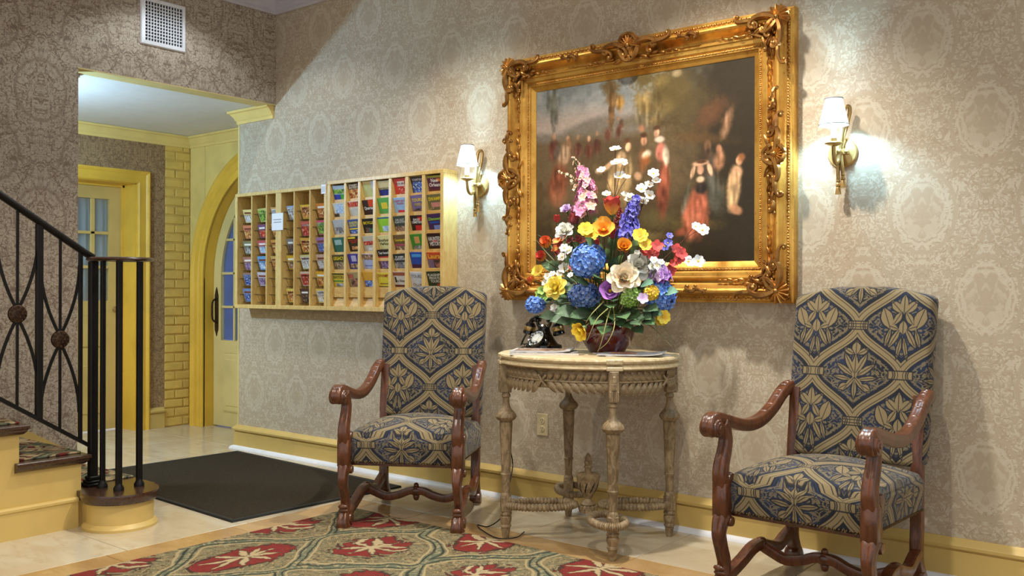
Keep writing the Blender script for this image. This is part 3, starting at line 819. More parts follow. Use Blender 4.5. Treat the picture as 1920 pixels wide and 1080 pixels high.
for (a, b_) in colsR:
    for zt in rowsZ:
        mb = MB(); mb.cbox((a-.672, -.092, zt-.150-.985), (b_-.672, -.084, zt-ROWH-.985), .001); mb.build('pocket_lip', m_rack_in, rb, 0)
    mb = MB(); sl_ = [(-.045, .135), (-.055, .135), (-.098, .027), (-.088, .027)]
    n = 4; mb.add([(a-.672, y, z) for y, z in sl_]+[(b_-.672, y, z) for y, z in sl_], mb.ring_faces(2, 4)); mb.build('pocket_board', m_rack_in, rb, 0)
# cover table: (title, title colour, title band (y0,y1), cover colour, [ (area) x0,y0,x1,y1,colour or photo ], plain description)
K = (24, 22, 24); Wt = (236, 234, 230); Yl = (240, 214, 40); Rd = (190, 36, 36)
PH = {'street': ((96, 72, 60), (150, 110, 84), (206, 186, 160)), 'green': ((58, 110, 50), (120, 170, 60), (190, 200, 120)), 'grey': ((120, 116, 116), (180, 178, 176), (70, 66, 70)),
      'purple': ((90, 66, 120), (150, 120, 170), (206, 190, 210)), 'dark': ((40, 34, 40), (90, 70, 66), (150, 120, 100)), 'blue': ((40, 60, 130), (80, 110, 190), (190, 210, 235)),
      'warm': ((150, 70, 40), (206, 140, 70), (236, 210, 150)), 'red': ((150, 30, 34), (190, 60, 50), (226, 160, 130)), 'white': ((222, 220, 216), (196, 196, 200), (150, 140, 130)),
      'swamp': ((96, 92, 62), (140, 130, 100), (206, 150, 140)), 'face': ((70, 40, 30), (180, 120, 90), (110, 80, 84)), 'sky': ((120, 160, 215), (170, 196, 226), (226, 230, 236))}
def P_(k): return photo_mat(k, PH[k])
CV_ = [
 [('', K, 0, (168, 188, 206), [(0, .45, 1, .75, 'green'), (0, 0, .55, .4, (40, 66, 170)), (.5, 0, 1, .4, (70, 160, 60))], 'sky blue, green and royal blue'),
  ('STREET\nEATERY', (230, 214, 190), (.70, .98), (66, 36, 30), [(0, .05, 1, .66, 'warm')], 'dark brown food-photo'),
  ('', K, 0, (196, 200, 140), [(0, .78, .7, 1, (206, 176, 110)), (.75, .45, 1, 1, (196, 196, 206))], 'plain pale olive'),
  ('PLANTATION', (214, 200, 150), (.44, .54), (206, 192, 150), [(0, 0, 1, .42, (28, 42, 130)), (0, .42, 1, .56, K)], 'beige over navy blue'),
  ('TOURS', (80, 60, 60), (.60, .72), (206, 66, 56), [(.28, .5, .85, .82, (214, 196, 190)), (.3, 0, 1, .45, 'red')], 'red with a pale title box'),
  ('VAMPIRE', (220, 214, 220), (.62, .80), (46, 38, 48), [(.06, 0, .95, .60, 'blue'), (0, .84, 1, 1, (110, 90, 50))], 'black and blue night-photo'),
  ('New\nOrleans', Wt, (.30, .82), (88, 40, 66), [(0, .86, 1, 1, (170, 170, 70)), (.62, .62, .9, .8, (214, 120, 40)), (0, .0, 1, .14, (110, 50, 40))], 'plum')],
 [('', K, 0, (206, 206, 190), [(.2, .3, .85, .9, 'sky'), (0, .0, .4, .3, 'dark')], 'cream with a blue vignette'),
  ('', K, 0, (216, 206, 190), [(0, .62, 1, .95, 'red'), (.1, 0, 1, .5, (200, 200, 196))], 'white with a red crest'),
  ('Quarter', Wt, (.34, .58), (52, 28, 28), [(.5, .55, 1, 1, (206, 70, 30))], 'black and orange'),
  ('', K, 0, (92, 168, 84), [(.25, .3, .75, .7, (226, 200, 60))], 'bright green with a yellow emblem'),
  ('AIRPORT\nShuttle', (190, 70, 80), (.58, .86), (150, 186, 224), [(.25, .06, .75, .22, (206, 60, 66))], 'light blue'),
  ('TOURS', Yl, (.58, .82), (120, 106, 160), [(.2, .3, .85, .5, 'swamp'), (.1, .0, .9, .16, 'dark')], 'lavender, yellow-titled'),
  ('SWAMP', Yl, (.58, .88), (112, 108, 74), [(.2, .22, .9, .5, (206, 140, 130)), (0, 0, .5, .2, 'swamp')], 'mossy green, yellow-titled')],
 [('', K, 0, (176, 180, 184), [(.1, .1, .9, .5, 'grey')], 'silver grey'),
  ('GARDEN\nDISTRICT', (226, 210, 90), (.46, .94), (60, 84, 150), [(0, .34, 1, .42, Yl), (.1, .04, .9, .26, 'blue')], 'blue, yellow-titled'),
  ('BICYCLE', Yl, (.60, .84), (26, 26, 24), [(.15, .1, .5, .4, 'dark'), (.5, .1, .95, .35, (40, 100, 80))], 'black, yellow-titled'),
  ('', K, 0, (150, 206, 60), [(.3, .08, .9, .42, 'sky'), (0, .9, 1, 1, (60, 90, 150))], 'lime green'),
  ('OAK ALLEY\nPLANTATION', (206, 206, 196), (.50, .88), (62, 72, 64), [(0, 0, 1, .36, 'street')], 'dark grey-green'),
  ('GHOST\nCEMETERY', Wt, (.44, .86), (44, 24, 26), [(.3, .0, 1, .38, (196, 30, 34)), (.6, .66, 1, .9, (190, 30, 30))], 'black and red'),
  ('Discover', (150, 206, 60), (.56, .82), (66, 40, 90), [(.35, .0, 1, .28, (120, 140, 206)), (.1, .40, .8, .52, (40, 80, 170))], 'purple, green-titled')],
 [('', K, 0, (36, 100, 86), [(.15, .5, .7, .85, (150, 180, 176))], 'deep teal'),
  ('NIGHT TOUR\nSAVORY', (206, 50, 40), (.50, .84), (44, 40, 26), [(.2, .12, .9, .34, 'warm'), (0, .86, .7, .96, Yl)], 'black, red-titled'),
  ('', K, 0, (190, 184, 168), [(.05, .40, .9, .66, 'red'), (.3, .02, 1, .24, 'white')], 'stone grey'),
  ('Bourbon\nHarbor', (60, 52, 34), (.38, .82), (222, 214, 150), [], 'pale yellow, black-titled'),
  ('Courtyards', Yl, (.50, .80), (110, 84, 50), [(0, .30, 1, .40, (180, 70, 100)), (0, 0, 1, .26, 'street')], 'brown and yellow'),
  ('', K, 0, (60, 140, 46), [(.3, .42, .7, .85, (214, 150, 90)), (.1, 0, 1, .28, 'grey')], 'leaf green with a round portrait'),
  ('HAUNTED\nHISTORY', Wt, (.14, .90), (48, 22, 26), [(.3, .44, .7, .58, (190, 30, 34))], 'black-red, white-lettered')],
 [('LEGACY', Yl, (.62, .92), (70, 66, 40), [(0, 0, 1, .5, 'swamp')], 'olive, yellow-titled'),
  ('', K, 0, (54, 50, 140), [(.3, .5, .75, .9, (176, 170, 200)), (.1, .05, .95, .35, 'street')], 'indigo'),
  ('', K, 0, (170, 180, 216), [(0, .62, 1, 1, 'street'), (.1, .2, .9, .26, (90, 110, 180))], 'periwinkle with a roof photo'),
  ('Tour bound', Wt, (.74, .92), (40, 26, 26), [(0, .52, 1, .64, (190, 50, 46)), (0, 0, 1, .42, 'purple')], 'black with red stripe, standing taller'),
  ('ST. JOSEPH\nPLANTATION', Wt, (.54, .90), (40, 44, 46), [(0, 0, 1, .46, 'grey'), (.2, .1, .9, .3, (214, 214, 220))], 'charcoal with a white house'),
  ('RIVER', (70, 30, 60), (.06, .2), (30, 70, 170), [(0, .0, 1, .24, (70, 30, 80)), (.1, .7, .9, .9, (70, 150, 220))], 'electric blue'),
  ('Laura', (240, 190, 70), (.62, .92), (200, 74, 40), [(0, 0, .5, .56, (120, 100, 130)), (.4, 0, 1, .56, 'face')], 'orange-red with a portrait')],
 [('BAYOU', (60, 50, 30), (.62, .86), (206, 180, 50), [(0, .9, 1, 1, K), (.2, .06, .9, .3, 'grey'), (0, .40, 1, .5, (80, 130, 60))], 'golden yellow over grey'),
  ('', K, 0, (160, 140, 96), [(.2, .05, 1, .6, 'face'), (0, .62, .5, .9, (170, 90, 70))], 'tan with a russet disc'),
  ('', K, 0, (214, 158, 50), [(.1, 0, 1, .42, 'blue')], 'amber over blue'),
  ('SWAMP', (170, 50, 40), (.70, .92), (226, 206, 60), [(0, .02, 1, .12, (90, 70, 40)), (.1, .24, .9, .32, (150, 120, 40))], 'bright yellow, red-titled'),
  ('The Rivers', (90, 80, 70), (.30, .52), (206, 196, 186), [(0, .74, 1, .96, (150, 80, 50)), (0, 0, .8, .14, (100, 40, 30)), (.08, .3, .2, .65, K)], 'white with brown bands'),
  ('TOURS', (120, 120, 124), (.62, .86), (206, 208, 214), [(.1, .1, 1, .26, 'grey')], 'pale silver'),
  ('FLAGSHIP\nPRIVATE\nTOURS', (226, 222, 210), (.24, .94), (40, 56, 34), [(.6, 0, 1, .24, (170, 60, 30))], 'forest green, white-lettered')]]
ordn = ['first', 'second', 'third', 'fourth', 'fifth', 'sixth', 'seventh']
SLP = math.radians(17)
for r, row in enumerate(CV_):
    for c, (title, tc, tb, cover, areas, desc) in enumerate(row):
        a, b_ = colsR[c]; zt = rowsZ[r]+rnd.uniform(-.004, .004); taller = (r == 4 and c == 3) or (r == 0 and c == 5)
        if taller: zt += .020
        lab = '%s leaflet' % desc
        if title: lab += " '%s'" % title.replace('\n', ' ')
        lab += ', %s row, %s column' % (ordn[r], ordn[c])
        th = rnd.choice([.004, .008, .012])
        wd_ = b_-a; o = card('brochure', lab, 'brochure', a+.004, b_-.006, zt, -.106, .112+(.02 if taller else 0), SLP, flat_mat(cover), th, 'leaflets in the wide rack', rnd.uniform(-.03, .03))
        VH = ROWH/math.cos(SLP)+(.02 if taller else 0); x0 = -(wd_-.012)/2; ww = wd_-.012
        for (xa, ya, xb, yb, mm) in areas:
            area(o, x0+xa*ww, -VH+ya*VH, x0+xb*ww, -VH+min(yb, .995)*VH, P_(mm) if isinstance(mm, str) else flat_mat(mm))
        if title:
            y0, y1 = tb; lettering(o, title, 0, -VH+(y0+y1)/2*VH, ww*.86, tc, (y1-y0)*VH)
# left unit: wire pockets and leaflets
m_wire = pm('grey_wire', (96, 88, 72), .4, .7)
colsL = [(-.267, -.114), (-.103, .047), (.058, .152), (.211, .338), (.349, .496), (.507, .641)]
LF = [[('cream yellow', (222, 206, 140), 'white'), ('salmon food-photo', (206, 130, 96), 'warm'), ('grey green photo', (130, 130, 100), 'grey'), ('many-coloured', (170, 120, 110), 'purple'), ('brown and blue', (150, 120, 100), 'blue'), ('blue and white', (110, 140, 190), 'blue')],
      [('pale green', (190, 190, 120), 'green'), ('purple and rust', (120, 80, 120), 'red'), ('red white and blue', (190, 90, 100), 'sky'), ('sky blue tower-photo', (96, 160, 216), 'sky'), ('white and violet', (200, 196, 214), 'purple'), None],
      [('faded orange', (214, 170, 110), 'white'), ('honey tan', (206, 164, 90), 'warm'), ('amber', (206, 150, 70), 'warm'), ('pale ochre', (206, 170, 100), 'warm'), None, None],
      [('blue and white', (150, 170, 206), 'white'), None, ('black and white', (120, 116, 120), 'dark'), ('yellow to brown', (206, 160, 40), 'street'), None, ('lemon', (214, 196, 90), 'warm')],
      [('golden yellow', (214, 180, 60), 'warm'), ('coral red', (196, 96, 90), 'red'), ('mustard', (206, 160, 60), 'warm'), ('parchment', (206, 196, 140), 'white'), ('cream with red flower', (206, 180, 160), 'red'), ('dark brown', (70, 44, 40), 'dark')],
      [('orange', (206, 126, 50), 'warm'), ('pink and green', (206, 80, 120), 'green'), ('violet blue', (150, 110, 160), 'blue'), ('beige portrait', (196, 160, 140), 'white'), ('sunflower yellow', (214, 160, 40), 'warm'), ('butter yellow', (222, 190, 90), 'white')]]
for c, col in enumerate(LF):
    a, b_ = colsL[c]
    for r in range(6):
        zt = 1.655-.1075*r; yt = -.092
        # wire pocket: two hoops and a bottom
        mb = MB(); z0 = zt-.092; x0 = a+.294+.004; x1 = b_+.294-.004; zz = z0-.985
        hoop = [(x0, -.014, zz+.045), (x0, -.098, zz+.055), (x1, -.098, zz+.055), (x1, -.014, zz+.045)]
        mb.tube(hoop, .0013, 5); mb.tube([(x0, -.014, zz), (x0, -.072, zz), (x1, -.072, zz), (x1, -.014, zz)], .0013, 5)
        for q in (.25, .75): xx = x0+(x1-x0)*q; mb.tube([(xx, -.098, zz+.055), (xx, -.072, zz), (xx, -.014, zz)], .0012, 5)
        mb.build('wire_pocket', m_wire, ra, 0)
        it = col[r]
        if not it: continue
        desc, cover, ph = it
        o = card('brochure', '%s leaflet, %s pocket down, %s narrow column, wire rack' % (desc, ordn[r], ordn[c]), 'brochure', a+.026 if c != 2 else a+.01, b_-.008, zt, yt, .092, math.radians(18), flat_mat(cover), rnd.choice([.003, .006, .010]), 'leaflets in the wire rack', rnd.uniform(-.03, .03))
        w2 = ((b_-.008)-(a+.026 if c != 2 else a+.01))/2
        area(o, -w2*.92, -.086, w2*.92, -.04 if rnd.random() < .6 else -.012, P_(ph)); area(o, -w2*.8, -.030, w2*(.2+rnd.random()*.6), -.018, flat_mat(Wt if sum(cover) < 420 else (120, 60, 50)), 'title_bar')
o = card('paper_note', 'white paper notice with two printed lines stuck on the wire rack post', 'notice', .122, .240, 1.612, YR-.005, .112, 0, pm('white_paper', (226, 228, 234), .6, var=.03), .0012)
area(o, -.043, -.045, .043, -.040, flat_mat((130, 132, 140)), 'print_line', .0003); area(o, -.040, -.062, .040, -.057, flat_mat((130, 132, 140)), 'print_line', .0003)
o = card('paper_tag', 'small white paper tag on the top corner where the two racks meet', 'tag', .618, .662, 1.768, YR-.003, .058, 0, pm('white_paper', (226, 228, 234), .6), .001)
MB().box((-.018, -.05, 0), (.018, -.012, .0004)).build('clear_sleeve', pm('sleeve', (200, 205, 214), .15), o, 0)

# ================================================================== SCONCES
def sconce(loc, label):
    t = thing('wall_sconce', label, 'sconce', loc, 0, 'brass wall sconces')
    Mx = Matrix.Rotation(PI/2, 4, 'X')        # z -> -y
    MB().lathe([(.0, .0), (.062, .0), (.062, .006), (.057, .011), (.05, .010), (.035, .016), (.0, .020)], 32, m=Mx).build('backplate', m_brass, t)
    mb = MB(); mb.cbox((-.020, -.040, -.012), (.020, -.014, .014), .005); mb.ball((0, -.045, 0), .013, 10); mb.ball((.024, -.03, 0), .012, 8); mb.ball((-.024, -.03, 0), .012, 8); mb.build('knot', m_brass, t)
    loop = bez([(.006, -.034, .0), (.012, -.028, .06), (.026, -.024, .12), (.036, -.026, .165), (.034, -.034, .185), (.022, -.044, .175), (.012, -.046, .12), (.006, -.044, .05), (0, -.04, 0)], 6)
    MB().tube(loop, [.0055+.0035*math.sin(PI*i/(len(loop)-1)) for i in range(len(loop))], 8, up=(0, 1, 0)).build('ribbon_loop', m_brass, t)
    for dx, ln in ((-.008, .170), (.012, .130)):
        mb = MB(); mb.tube(bez([(dx*.3, -.038, 0), (dx*.8, -.042, -ln*.4), (dx, -.036, -ln*.7)], 6), .0075, 8, up=(1, 0, 0))
        mb.lathe([(.0, 0), (.008, -.002), (.009, -.01), (.006, -.014), (.010, -.02), (.0105, -.028), (.007, -.032), (.009, -.036), (.013, -.062), (.0, -.062)], 12, (dx, -.036, -ln*.66)); mb.build('tassel', m_brass, t)
    arm = bez([(0, -.045, .0), (-.002, -.050, -.035), (-.003, -.075, -.052), (-.002, -.100, -.036), (0, -.110, .005), (0, -.110, .022)], 8)
    MB().tube(arm, .0085, 10, up=(1, 0, 0)).build('arm', m_brass, t)
    MB().lathe([(.0, .014), (.010, .014), (.020, .018), (.034, .024), (.037, .028), (.034, .030), (.014, .026), (.0, .026)], 28, (0, -.110, 0)).build('drip_cup', m_brass, t)
    MB().lathe([(.013, .026), (.013, .048), (.0, .048)], 16, (0, -.110, 0)).build('socket', m_brass, t)
    MB().lathe([(.0115, .048), (.0115, .110), (.0, .110)], 16, (0, -.110, 0)).build('candle_sleeve', m_candle, t)
    n = 40; mb = MB(); vs = []
    for r_, z_ in ((.058, .100), (.0335, .208), (.0325, .208), (.057, .101)):
        for j in range(n):
            q = 1+.012*math.cos(j*PI); a = 2*PI*j/n; vs.append((r_*q*math.cos(a), -.110+r_*q*math.sin(a), z_))
    mb.add(vs, mb.ring_faces(4, n, loop=True)); mb.build('lamp_shade', m_shade, t, 60)
    mb = MB(); ring = [(.059*math.cos(2*PI*j/32), -.110+.059*math.sin(2*PI*j/32), .102) for j in range(32)]; mb.tube(ring, .0024, 6, loop=True)
    ring = [(.0345*math.cos(2*PI*j/32), -.110+.0345*math.sin(2*PI*j/32), .209) for j in range(32)]; mb.tube(ring, .003, 6, loop=True); mb.build('shade_trim', m_shadetrim, t)
    l = bpy.data.lights.new('sconce_bulb', 'POINT'); l.energy = 17; l.color = (.40, .74, 1.0); l.shadow_soft_size = .016
    lo = bpy.data.objects.new('sconce_bulb', l); link(lo, t); lo.location = (0, -.110, .135)
sconce((1.828, 0, 1.690), 'lit brass wall sconce with small shade between the racks and the gilt frame')
sconce((3.825, 0, 1.690), 'lit brass wall sconce with small shade right of the gilt frame above the right armchair')

# ================================================================== POWER OUTLET
t = thing('wall_outlet', 'beige double power outlet on the wallpaper behind the console table', 'outlet', (2.263, 0, .414))
mo = pm('almond_plastic', (206, 190, 150), .35, var=.03)
MB().cbox((-.036, -.006, -.058), (.036, -.0005, .058), .003).build('cover_plate', mo, t, 0)
for s_ in (-1, 1):
    f = MB().lathe([(.0, .0095), (.015, .0095), (.0165, .006), (.0165, .004)], 20, m=Matrix.Translation((0, 0, s_*.021)) @ Matrix.Rotation(PI/2, 4, 'X')).build('socket_face', mo, t)
    mb = MB()
    for x_ in (-.006, .006): mb.box((x_-.0012, -.0102, s_*.021-.001), (x_+.0012, -.0094, s_*.021+.008))
    mb.box((-.002, -.0102, s_*.021-.010), (.002, -.0094, s_*.021-.006)); mb.build('slots', pm('slot_dark', (30, 24, 20), .8), f, 0)

# ================================================================== PAINTING and GILT FRAME
PX0, PX1, PZ0, PZ1 = 2.239, 3.447, 1.247, 2.146
def vnoise(shape, cells, seed):
    r = np.random.RandomState(seed); g = r.rand(cells[0]+2, cells[1]+2)
    yy = np.linspace(0, cells[0], shape[0]); xx = np.linspace(0, cells[1], shape[1])
    yi = yy.astype(int); xi = xx.astype(int); fy = (yy-yi)[:, None]; fx = (xx-xi)[None, :]
    fy = fy*fy*(3-2*fy); fx = fx*fx*(3-2*fx)
    a = g[yi][:, xi]; b_ = g[yi][:, xi+1]; c = g[yi+1][:, xi]; d = g[yi+1][:, xi+1]
    return a*(1-fy)*(1-fx)+b_*(1-fy)*fx+c*fy*(1-fx)+d*fy*fx
def paint():
    NX, NY = 330, 246
    u = np.linspace(0, 1, NX)[None, :]*np.ones((NY, 1)); v = np.linspace(0, 1, NY)[:, None]*np.ones((1, NX))
    fb = lambda s_: (vnoise((NY, NX), (5, 7), s_)*.5+vnoise((NY, NX), (12, 16), s_+1)*.3+vnoise((NY, NX), (30, 40), s_+2)*.2)
    n1 = fb(10); n2 = fb(20); n3 = fb(30); nf = vnoise((NY, NX), (90, 120), 5)
    img = np.zeros((NY, NX, 3)); c_ = lambda *k: np.array(k)/255.
    def mixin(mask, col):
        nonlocal img
        m = np.clip(mask, 0, 1)[..., None]; img = img*(1-m)+np.asarray(col)*m
    sm = lambda x, a, b_: (lambda t: t*t*(3-2*t))(np.clip((x-a)/(b_-a), 0, 1))
    img[:] = c_(116, 120, 118)
    mixin(sm(n1, .35, .7)*.8, c_(150, 150, 146)); mixin(sm(v, .06, .22)*sm(.7-u, 0, .4), c_(152, 136, 124))
    mixin(sm(v+(n2-.5)*.08-.02*np.sin(u*14), .20, .25), c_(106, 98, 90)); mixin(sm(v+(n1-.5)*.10, .26, .34), c_(92, 77, 58)); mixin(sm(n2, .5, .65)*sm(v, .28, .36)*.6, c_(70, 57, 42))
    mixin(sm(v+(n3-.5)*.1, .58, .80), c_(60, 50, 38)); mixin(sm(u+(n2-.5)*.25, .62, .82), c_(48, 42, 36))
    mixin(sm(v, .86, 1.0), c_(44, 38, 30)); mixin(sm(n3, .5, .7)*sm(v, .5, .7)*.45, c_(104, 84, 52))
    figm = np.zeros((NY, NX))
    def uv(px, py):
        p = at(px, py, -.03); return (p.x-PX0)/(PX1-PX0), (PZ1-p.z)/(PZ1-PZ0)
    def blob(px, py, rx, ry, ang, col, soft=.35, rag=.25, op=1):
        soft = min(.9, soft*1.25)
        rag = rag*.75
        cu, cv = uv(px, py); k = 1/400*1.05; a = math.radians(ang)
        dx = (u-cu)*1.344; dy = v-cv; dx = dx/1.344*1.0
        dx = (u-cu)*(PX1-PX0)/(PZ1-PZ0)
        p = dx*math.cos(a)+dy*math.sin(a); q = -dx*math.sin(a)+dy*math.cos(a)
        if ry > rx*1.2: figm[:] = np.maximum(figm, 1-sm(np.sqrt((p/(rx*k))**2+(q/(ry*k))**2), .7, 1.1))
        d = np.sqrt((p/(rx*k))**2+(q/(ry*k))**2)+(n3-.5)*rag*2+(nf-.5)*rag*.6
        mixin((1-sm(d, 1-soft, 1+soft*.4))*op, np.array(col)/255.)
    # trees
    blob(1040, 200, 10, 50, 0, (84, 82, 74), .5, .6); blob(1036, 190, 24, 30, 0, (108, 108, 98), .8, .9, .6)
    blob(1147, 200, 9, 60, 0, (92, 68, 44), .4, .4); blob(1143, 165, 22, 20, 0, (98, 78, 50), .6, .9); blob(1150, 190, 20, 16, 0, (112, 84, 52), .6, .9, .8); blob(1163, 196, 12, 16, 10, (140, 104, 54), .5, .4)
    for (x_, y_, a_, b_, col) in [(1240, 175, 62, 55, (92, 78, 50)), (1275, 200, 70, 75, (76, 65, 46)), (1215, 205, 36, 46, (110, 92, 58)), (1205, 190, 24, 20, (128, 106, 66)), (1238, 155, 26, 16, (120, 102, 64)), (1245, 200, 28, 20, (114, 97, 62)), (1226, 226, 28, 16, (116, 96, 62)), (1275, 165, 26, 18, (86, 74, 52)), (1268, 140, 12, 8, (150, 130, 96))]: blob(x_, y_, a_, b_, 0, col, .5, .6)
    blob(1213, 150, 34, 26, 0, (96, 82, 52), .5, .6); blob(1255, 180, 50, 40, 0, (84, 72, 46), .6, .7, .7); blob(1240, 232, 44, 14, 0, (70, 58, 40), .6, .6, .8)
    blob(1330, 215, 44, 24, -20, (92, 62, 46), .7, .8, .8); blob(1360, 235, 12, 34, 18, (140, 104, 78), .5, .5, .8); blob(1320, 260, 70, 14, 10, (88, 66, 44), .7, .6, .8)
    blob(1200, 225, 60, 14, -8, (92, 82, 66), .6, .5, .7)
    blob(1290, 420, 60, 14, 0, (96, 82, 48), .7, .8, .7); blob(1230, 410, 60, 22, 0, (96, 86, 56), .8, .8, .7); blob(1210, 440, 50, 10, 5, (120, 104, 66), .6, .8, .7)
    # background crowd
    for (x_, y_, s_) in [(1040, 262, 9), (1066, 265, 8), (1085, 262, 7), (1105, 265, 8), (1120, 255, 7), (1140, 233, 6), (1160, 228, 6), (1165, 215, 5)]:
        blob(x_, y_+20, s_*1.6, s_*2.6, 0, (64+s_*3, 52, 44), .5, .5); blob(x_, y_-4, s_*.7, s_*.9, 0, (150, 112, 84), .5, .3, .8)
    # left group
    blob(1060, 290, 18, 26, 20, (150, 122, 94), .5, .4); blob(1068, 268, 7, 9, 0, (104, 78, 58), .4, .3); blob(1046, 285, 9, 20, 10, (92, 78, 72), .5, .4)
    blob(1048, 345, 24, 44, 12, (112, 64, 46), .5, .5); blob(1050, 372, 20, 20, 0, (136, 90, 66), .6, .6, .7); blob(1085, 330, 14, 40, 0, (80, 58, 46), .6, .5)
    # central dancers
    blob(1160, 345, 28, 60, -6, (150, 124, 84), .4, .4); blob(1148, 360, 12, 54, -4, (176, 146, 98), .5, .5, .8); blob(1176, 330, 15, 44, 5, (172, 142, 96), .5, .5, .8)
    blob(1165, 300, 15, 20, 0, (186, 150, 110), .4, .3); blob(1140, 312, 30, 7, -32, (178, 142, 106), .4, .3); blob(1122, 320, 10, 6, -30, (180, 148, 112), .4, .3)
    blob(1178, 276, 8, 11, 8, (196, 152, 116), .35, .2); blob(1176, 264, 9, 6, 0, (84, 58, 42), .4, .3)
    blob(1205, 300, 13, 30, 0, (116, 76, 50), .4, .4); blob(1207, 265, 8, 11, 0, (176, 126, 94), .35, .2); blob(1207, 254, 9, 6, 0, (70, 48, 36), .4, .3); blob(1212, 290, 14, 10, -20, (186, 168, 142), .4, .3); blob(1212, 300, 12, 12, 0, (140, 82, 44), .5, .4, .8)
    blob(1203, 242, 10, 9, 0, (150, 104, 78), .5, .4); blob(1196, 330, 11, 9, 30, (180, 140, 104), .5, .3)
    blob(1243, 350, 16, 62, 2, (118, 64, 48), .4, .4); blob(1247, 325, 12, 28, 0, (146, 82, 60), .5, .4, .8); blob(1238, 285, 13, 22, 0, (178, 106, 88), .35, .3); blob(1248, 293, 8, 22, -6, (186, 168, 142), .4, .3)
    blob(1236, 262, 13, 8, 0, (196, 176, 154), .4, .3); blob(1231, 250, 7, 10, 10, (190, 144, 112), .35, .2); blob(1231, 240, 9, 6, 0, (74, 50, 38), .4, .3)
    # right group
    blob(1330, 320, 20, 50, 0, (70, 62, 56), .5, .4); blob(1338, 360, 26, 40, -14, (86, 86, 80), .5, .5, .8); blob(1325, 275, 10, 13, 0, (92, 68, 52), .4, .3); blob(1325, 290, 14, 12, 0, (66, 52, 44), .4, .3)
    blob(1347, 300, 13, 24, 10, (150, 106, 78), .4, .3); blob(1346, 280, 8, 11, 0, (150, 104, 78), .4, .2)
    blob(1302, 400, 30, 52, 6, (162, 90, 66), .35, .35); blob(1296, 420, 16, 36, 10, (182, 108, 80), .5, .4, .8); blob(1312, 370, 14, 30, 4, (174, 98, 74), .5, .4, .8); blob(1280, 432, 20, 9, -20, (140, 78, 58), .5, .4)
    blob(1313, 352, 14, 13, 0, (50, 44, 44), .4, .3); blob(1312, 336, 10, 7, 0, (204, 172, 138), .4, .2); blob(1312, 318, 8, 11, 0, (196, 146, 116), .35, .2); blob(1312, 306, 18, 6, -5, (196, 150, 116), .4, .3); blob(1298, 322, 5, 16, 15, (190, 150, 118), .4, .3); blob(1314, 303, 13, 4, 0, (84, 60, 46), .4, .3); blob(1330, 318, 6, 14, -18, (196, 150, 118), .4, .3); blob(1285, 372, 8, 34, 16, (96, 96, 84), .5, .4, .7)
    blob(1373, 352, 15, 42, 4, (190, 152, 110), .35, .3); blob(1370, 365, 10, 28, 6, (204, 168, 120), .5, .4, .8); blob(1380, 322, 12, 14, 0, (198, 152, 114), .4, .2); blob(1384, 301, 8, 10, 0, (190, 138, 100), .35, .2); blob(1388, 295, 9, 9, 0, (150, 96, 60), .4, .3, .8); blob(1378, 392, 14, 9, 28, (170, 122, 88), .4, .3)
    img *= (.97+.06*nf)[..., None]
    fold = vnoise((NY, NX), (16, 95), 41)*.6+vnoise((NY, NX), (30, 60), 42)*.4
    img *= (1+(fold-.48)*.75*figm)[..., None]
    st_ = vnoise((NY, NX), (160, 60), 9)*.5+vnoise((NY, NX), (70, 150), 8)*.5
    dk = 1-np.clip(img.mean(2)*2.2, 0, 1)
    img[..., 2] *= 1-.30*dk; img[..., 1] *= 1-.06*dk
    img = np.clip(img*(.95+.12*st_)[..., None]*1.0, 0, 1)
    co = np.where(img <= .04045, img/12.92, ((img+.055)/1.055)**2.4)
    return NX, NY, co
NX, NY, IMG = paint()
pic = thing('framed_painting', 'large oil painting of figures in a wooded landscape in an ornate gilt frame', 'painting', (2.843, 0, 1.062))
def LP(x, y, z): return Vector((x-2.843, y, z-1.062))
me = bpy.data.meshes.new('canvas')
gx, gz = np.meshgrid(np.linspace(PX0-.006, PX1+.006, NX)-2.843, np.linspace(PZ1+.006, PZ0-.006, NY)-1.062)
V_ = np.stack([gx.ravel(), np.full(NX*NY, -.030), gz.ravel()], 1)
ii = (np.arange(NY-1)[:, None]*NX+np.arange(NX-1)[None, :]).ravel()
F_ = np.stack([ii, ii+NX, ii+NX+1, ii+1], 1)
me.from_pydata(V_.tolist(), [], F_.tolist())
ca = me.color_attributes.new('paint', 'FLOAT_COLOR', 'POINT')
ca.data.foreach_set('color', np.concatenate([IMG.reshape(-1, 3), np.ones((NX*NY, 1))], 1).astype(np.float32).ravel())
m_paint, nt, b = newmat('oil_paint', .42, spec=.25)
an = nt.nodes.new('ShaderNodeAttribute'); an.attribute_name = 'paint'; nt.links.new(an.outputs['Color'], b.inputs['Base Color'])
v, x, y, z = coords(nt); bump(nt, b, noise(nt, v, 90, 3, .6)+(x*1500).sin()*(z*1500).sin()*.4, .12, .002)
me.materials.append(m_paint)
cv = bpy.data.objects.new('canvas', me); link(cv, pic)
FW = .185
prof = [(0, 0.005), (0, .032), (.006, .036), (.024, .044), (.026, .050), (.030, .052), (.042, .052), (.046, .056), (.050, .060), (.066, .064), (.070, .070), (.076, .071), (.080, .066), (.086, .060), (.095, .060), (.106, .068), (.116, .084), (.122, .096), (.130, .101), (.139, .098), (.144, .088), (.148, .072), (.152, .060), (.156, .056), (.172, .054), (.176, .048), (.184, .044), (FW, .040), (FW, .0)]
cor = [(PX0, PZ0, -1, -1), (PX1, PZ0, 1, -1), (PX1, PZ1, 1, 1), (PX0, PZ1, -1, 1)]
for k in range(4):
    a, c = cor[k], cor[(k+1) % 4]; mb = MB()
    strip(mb, [LP(a[0], 0, a[1]), LP(c[0], 0, c[1])], [(a[2], 0, a[3]), (c[2], 0, c[3])], prof, (0, -1, 0)); mb.build('frame_rail', m_gold, pic, 28)
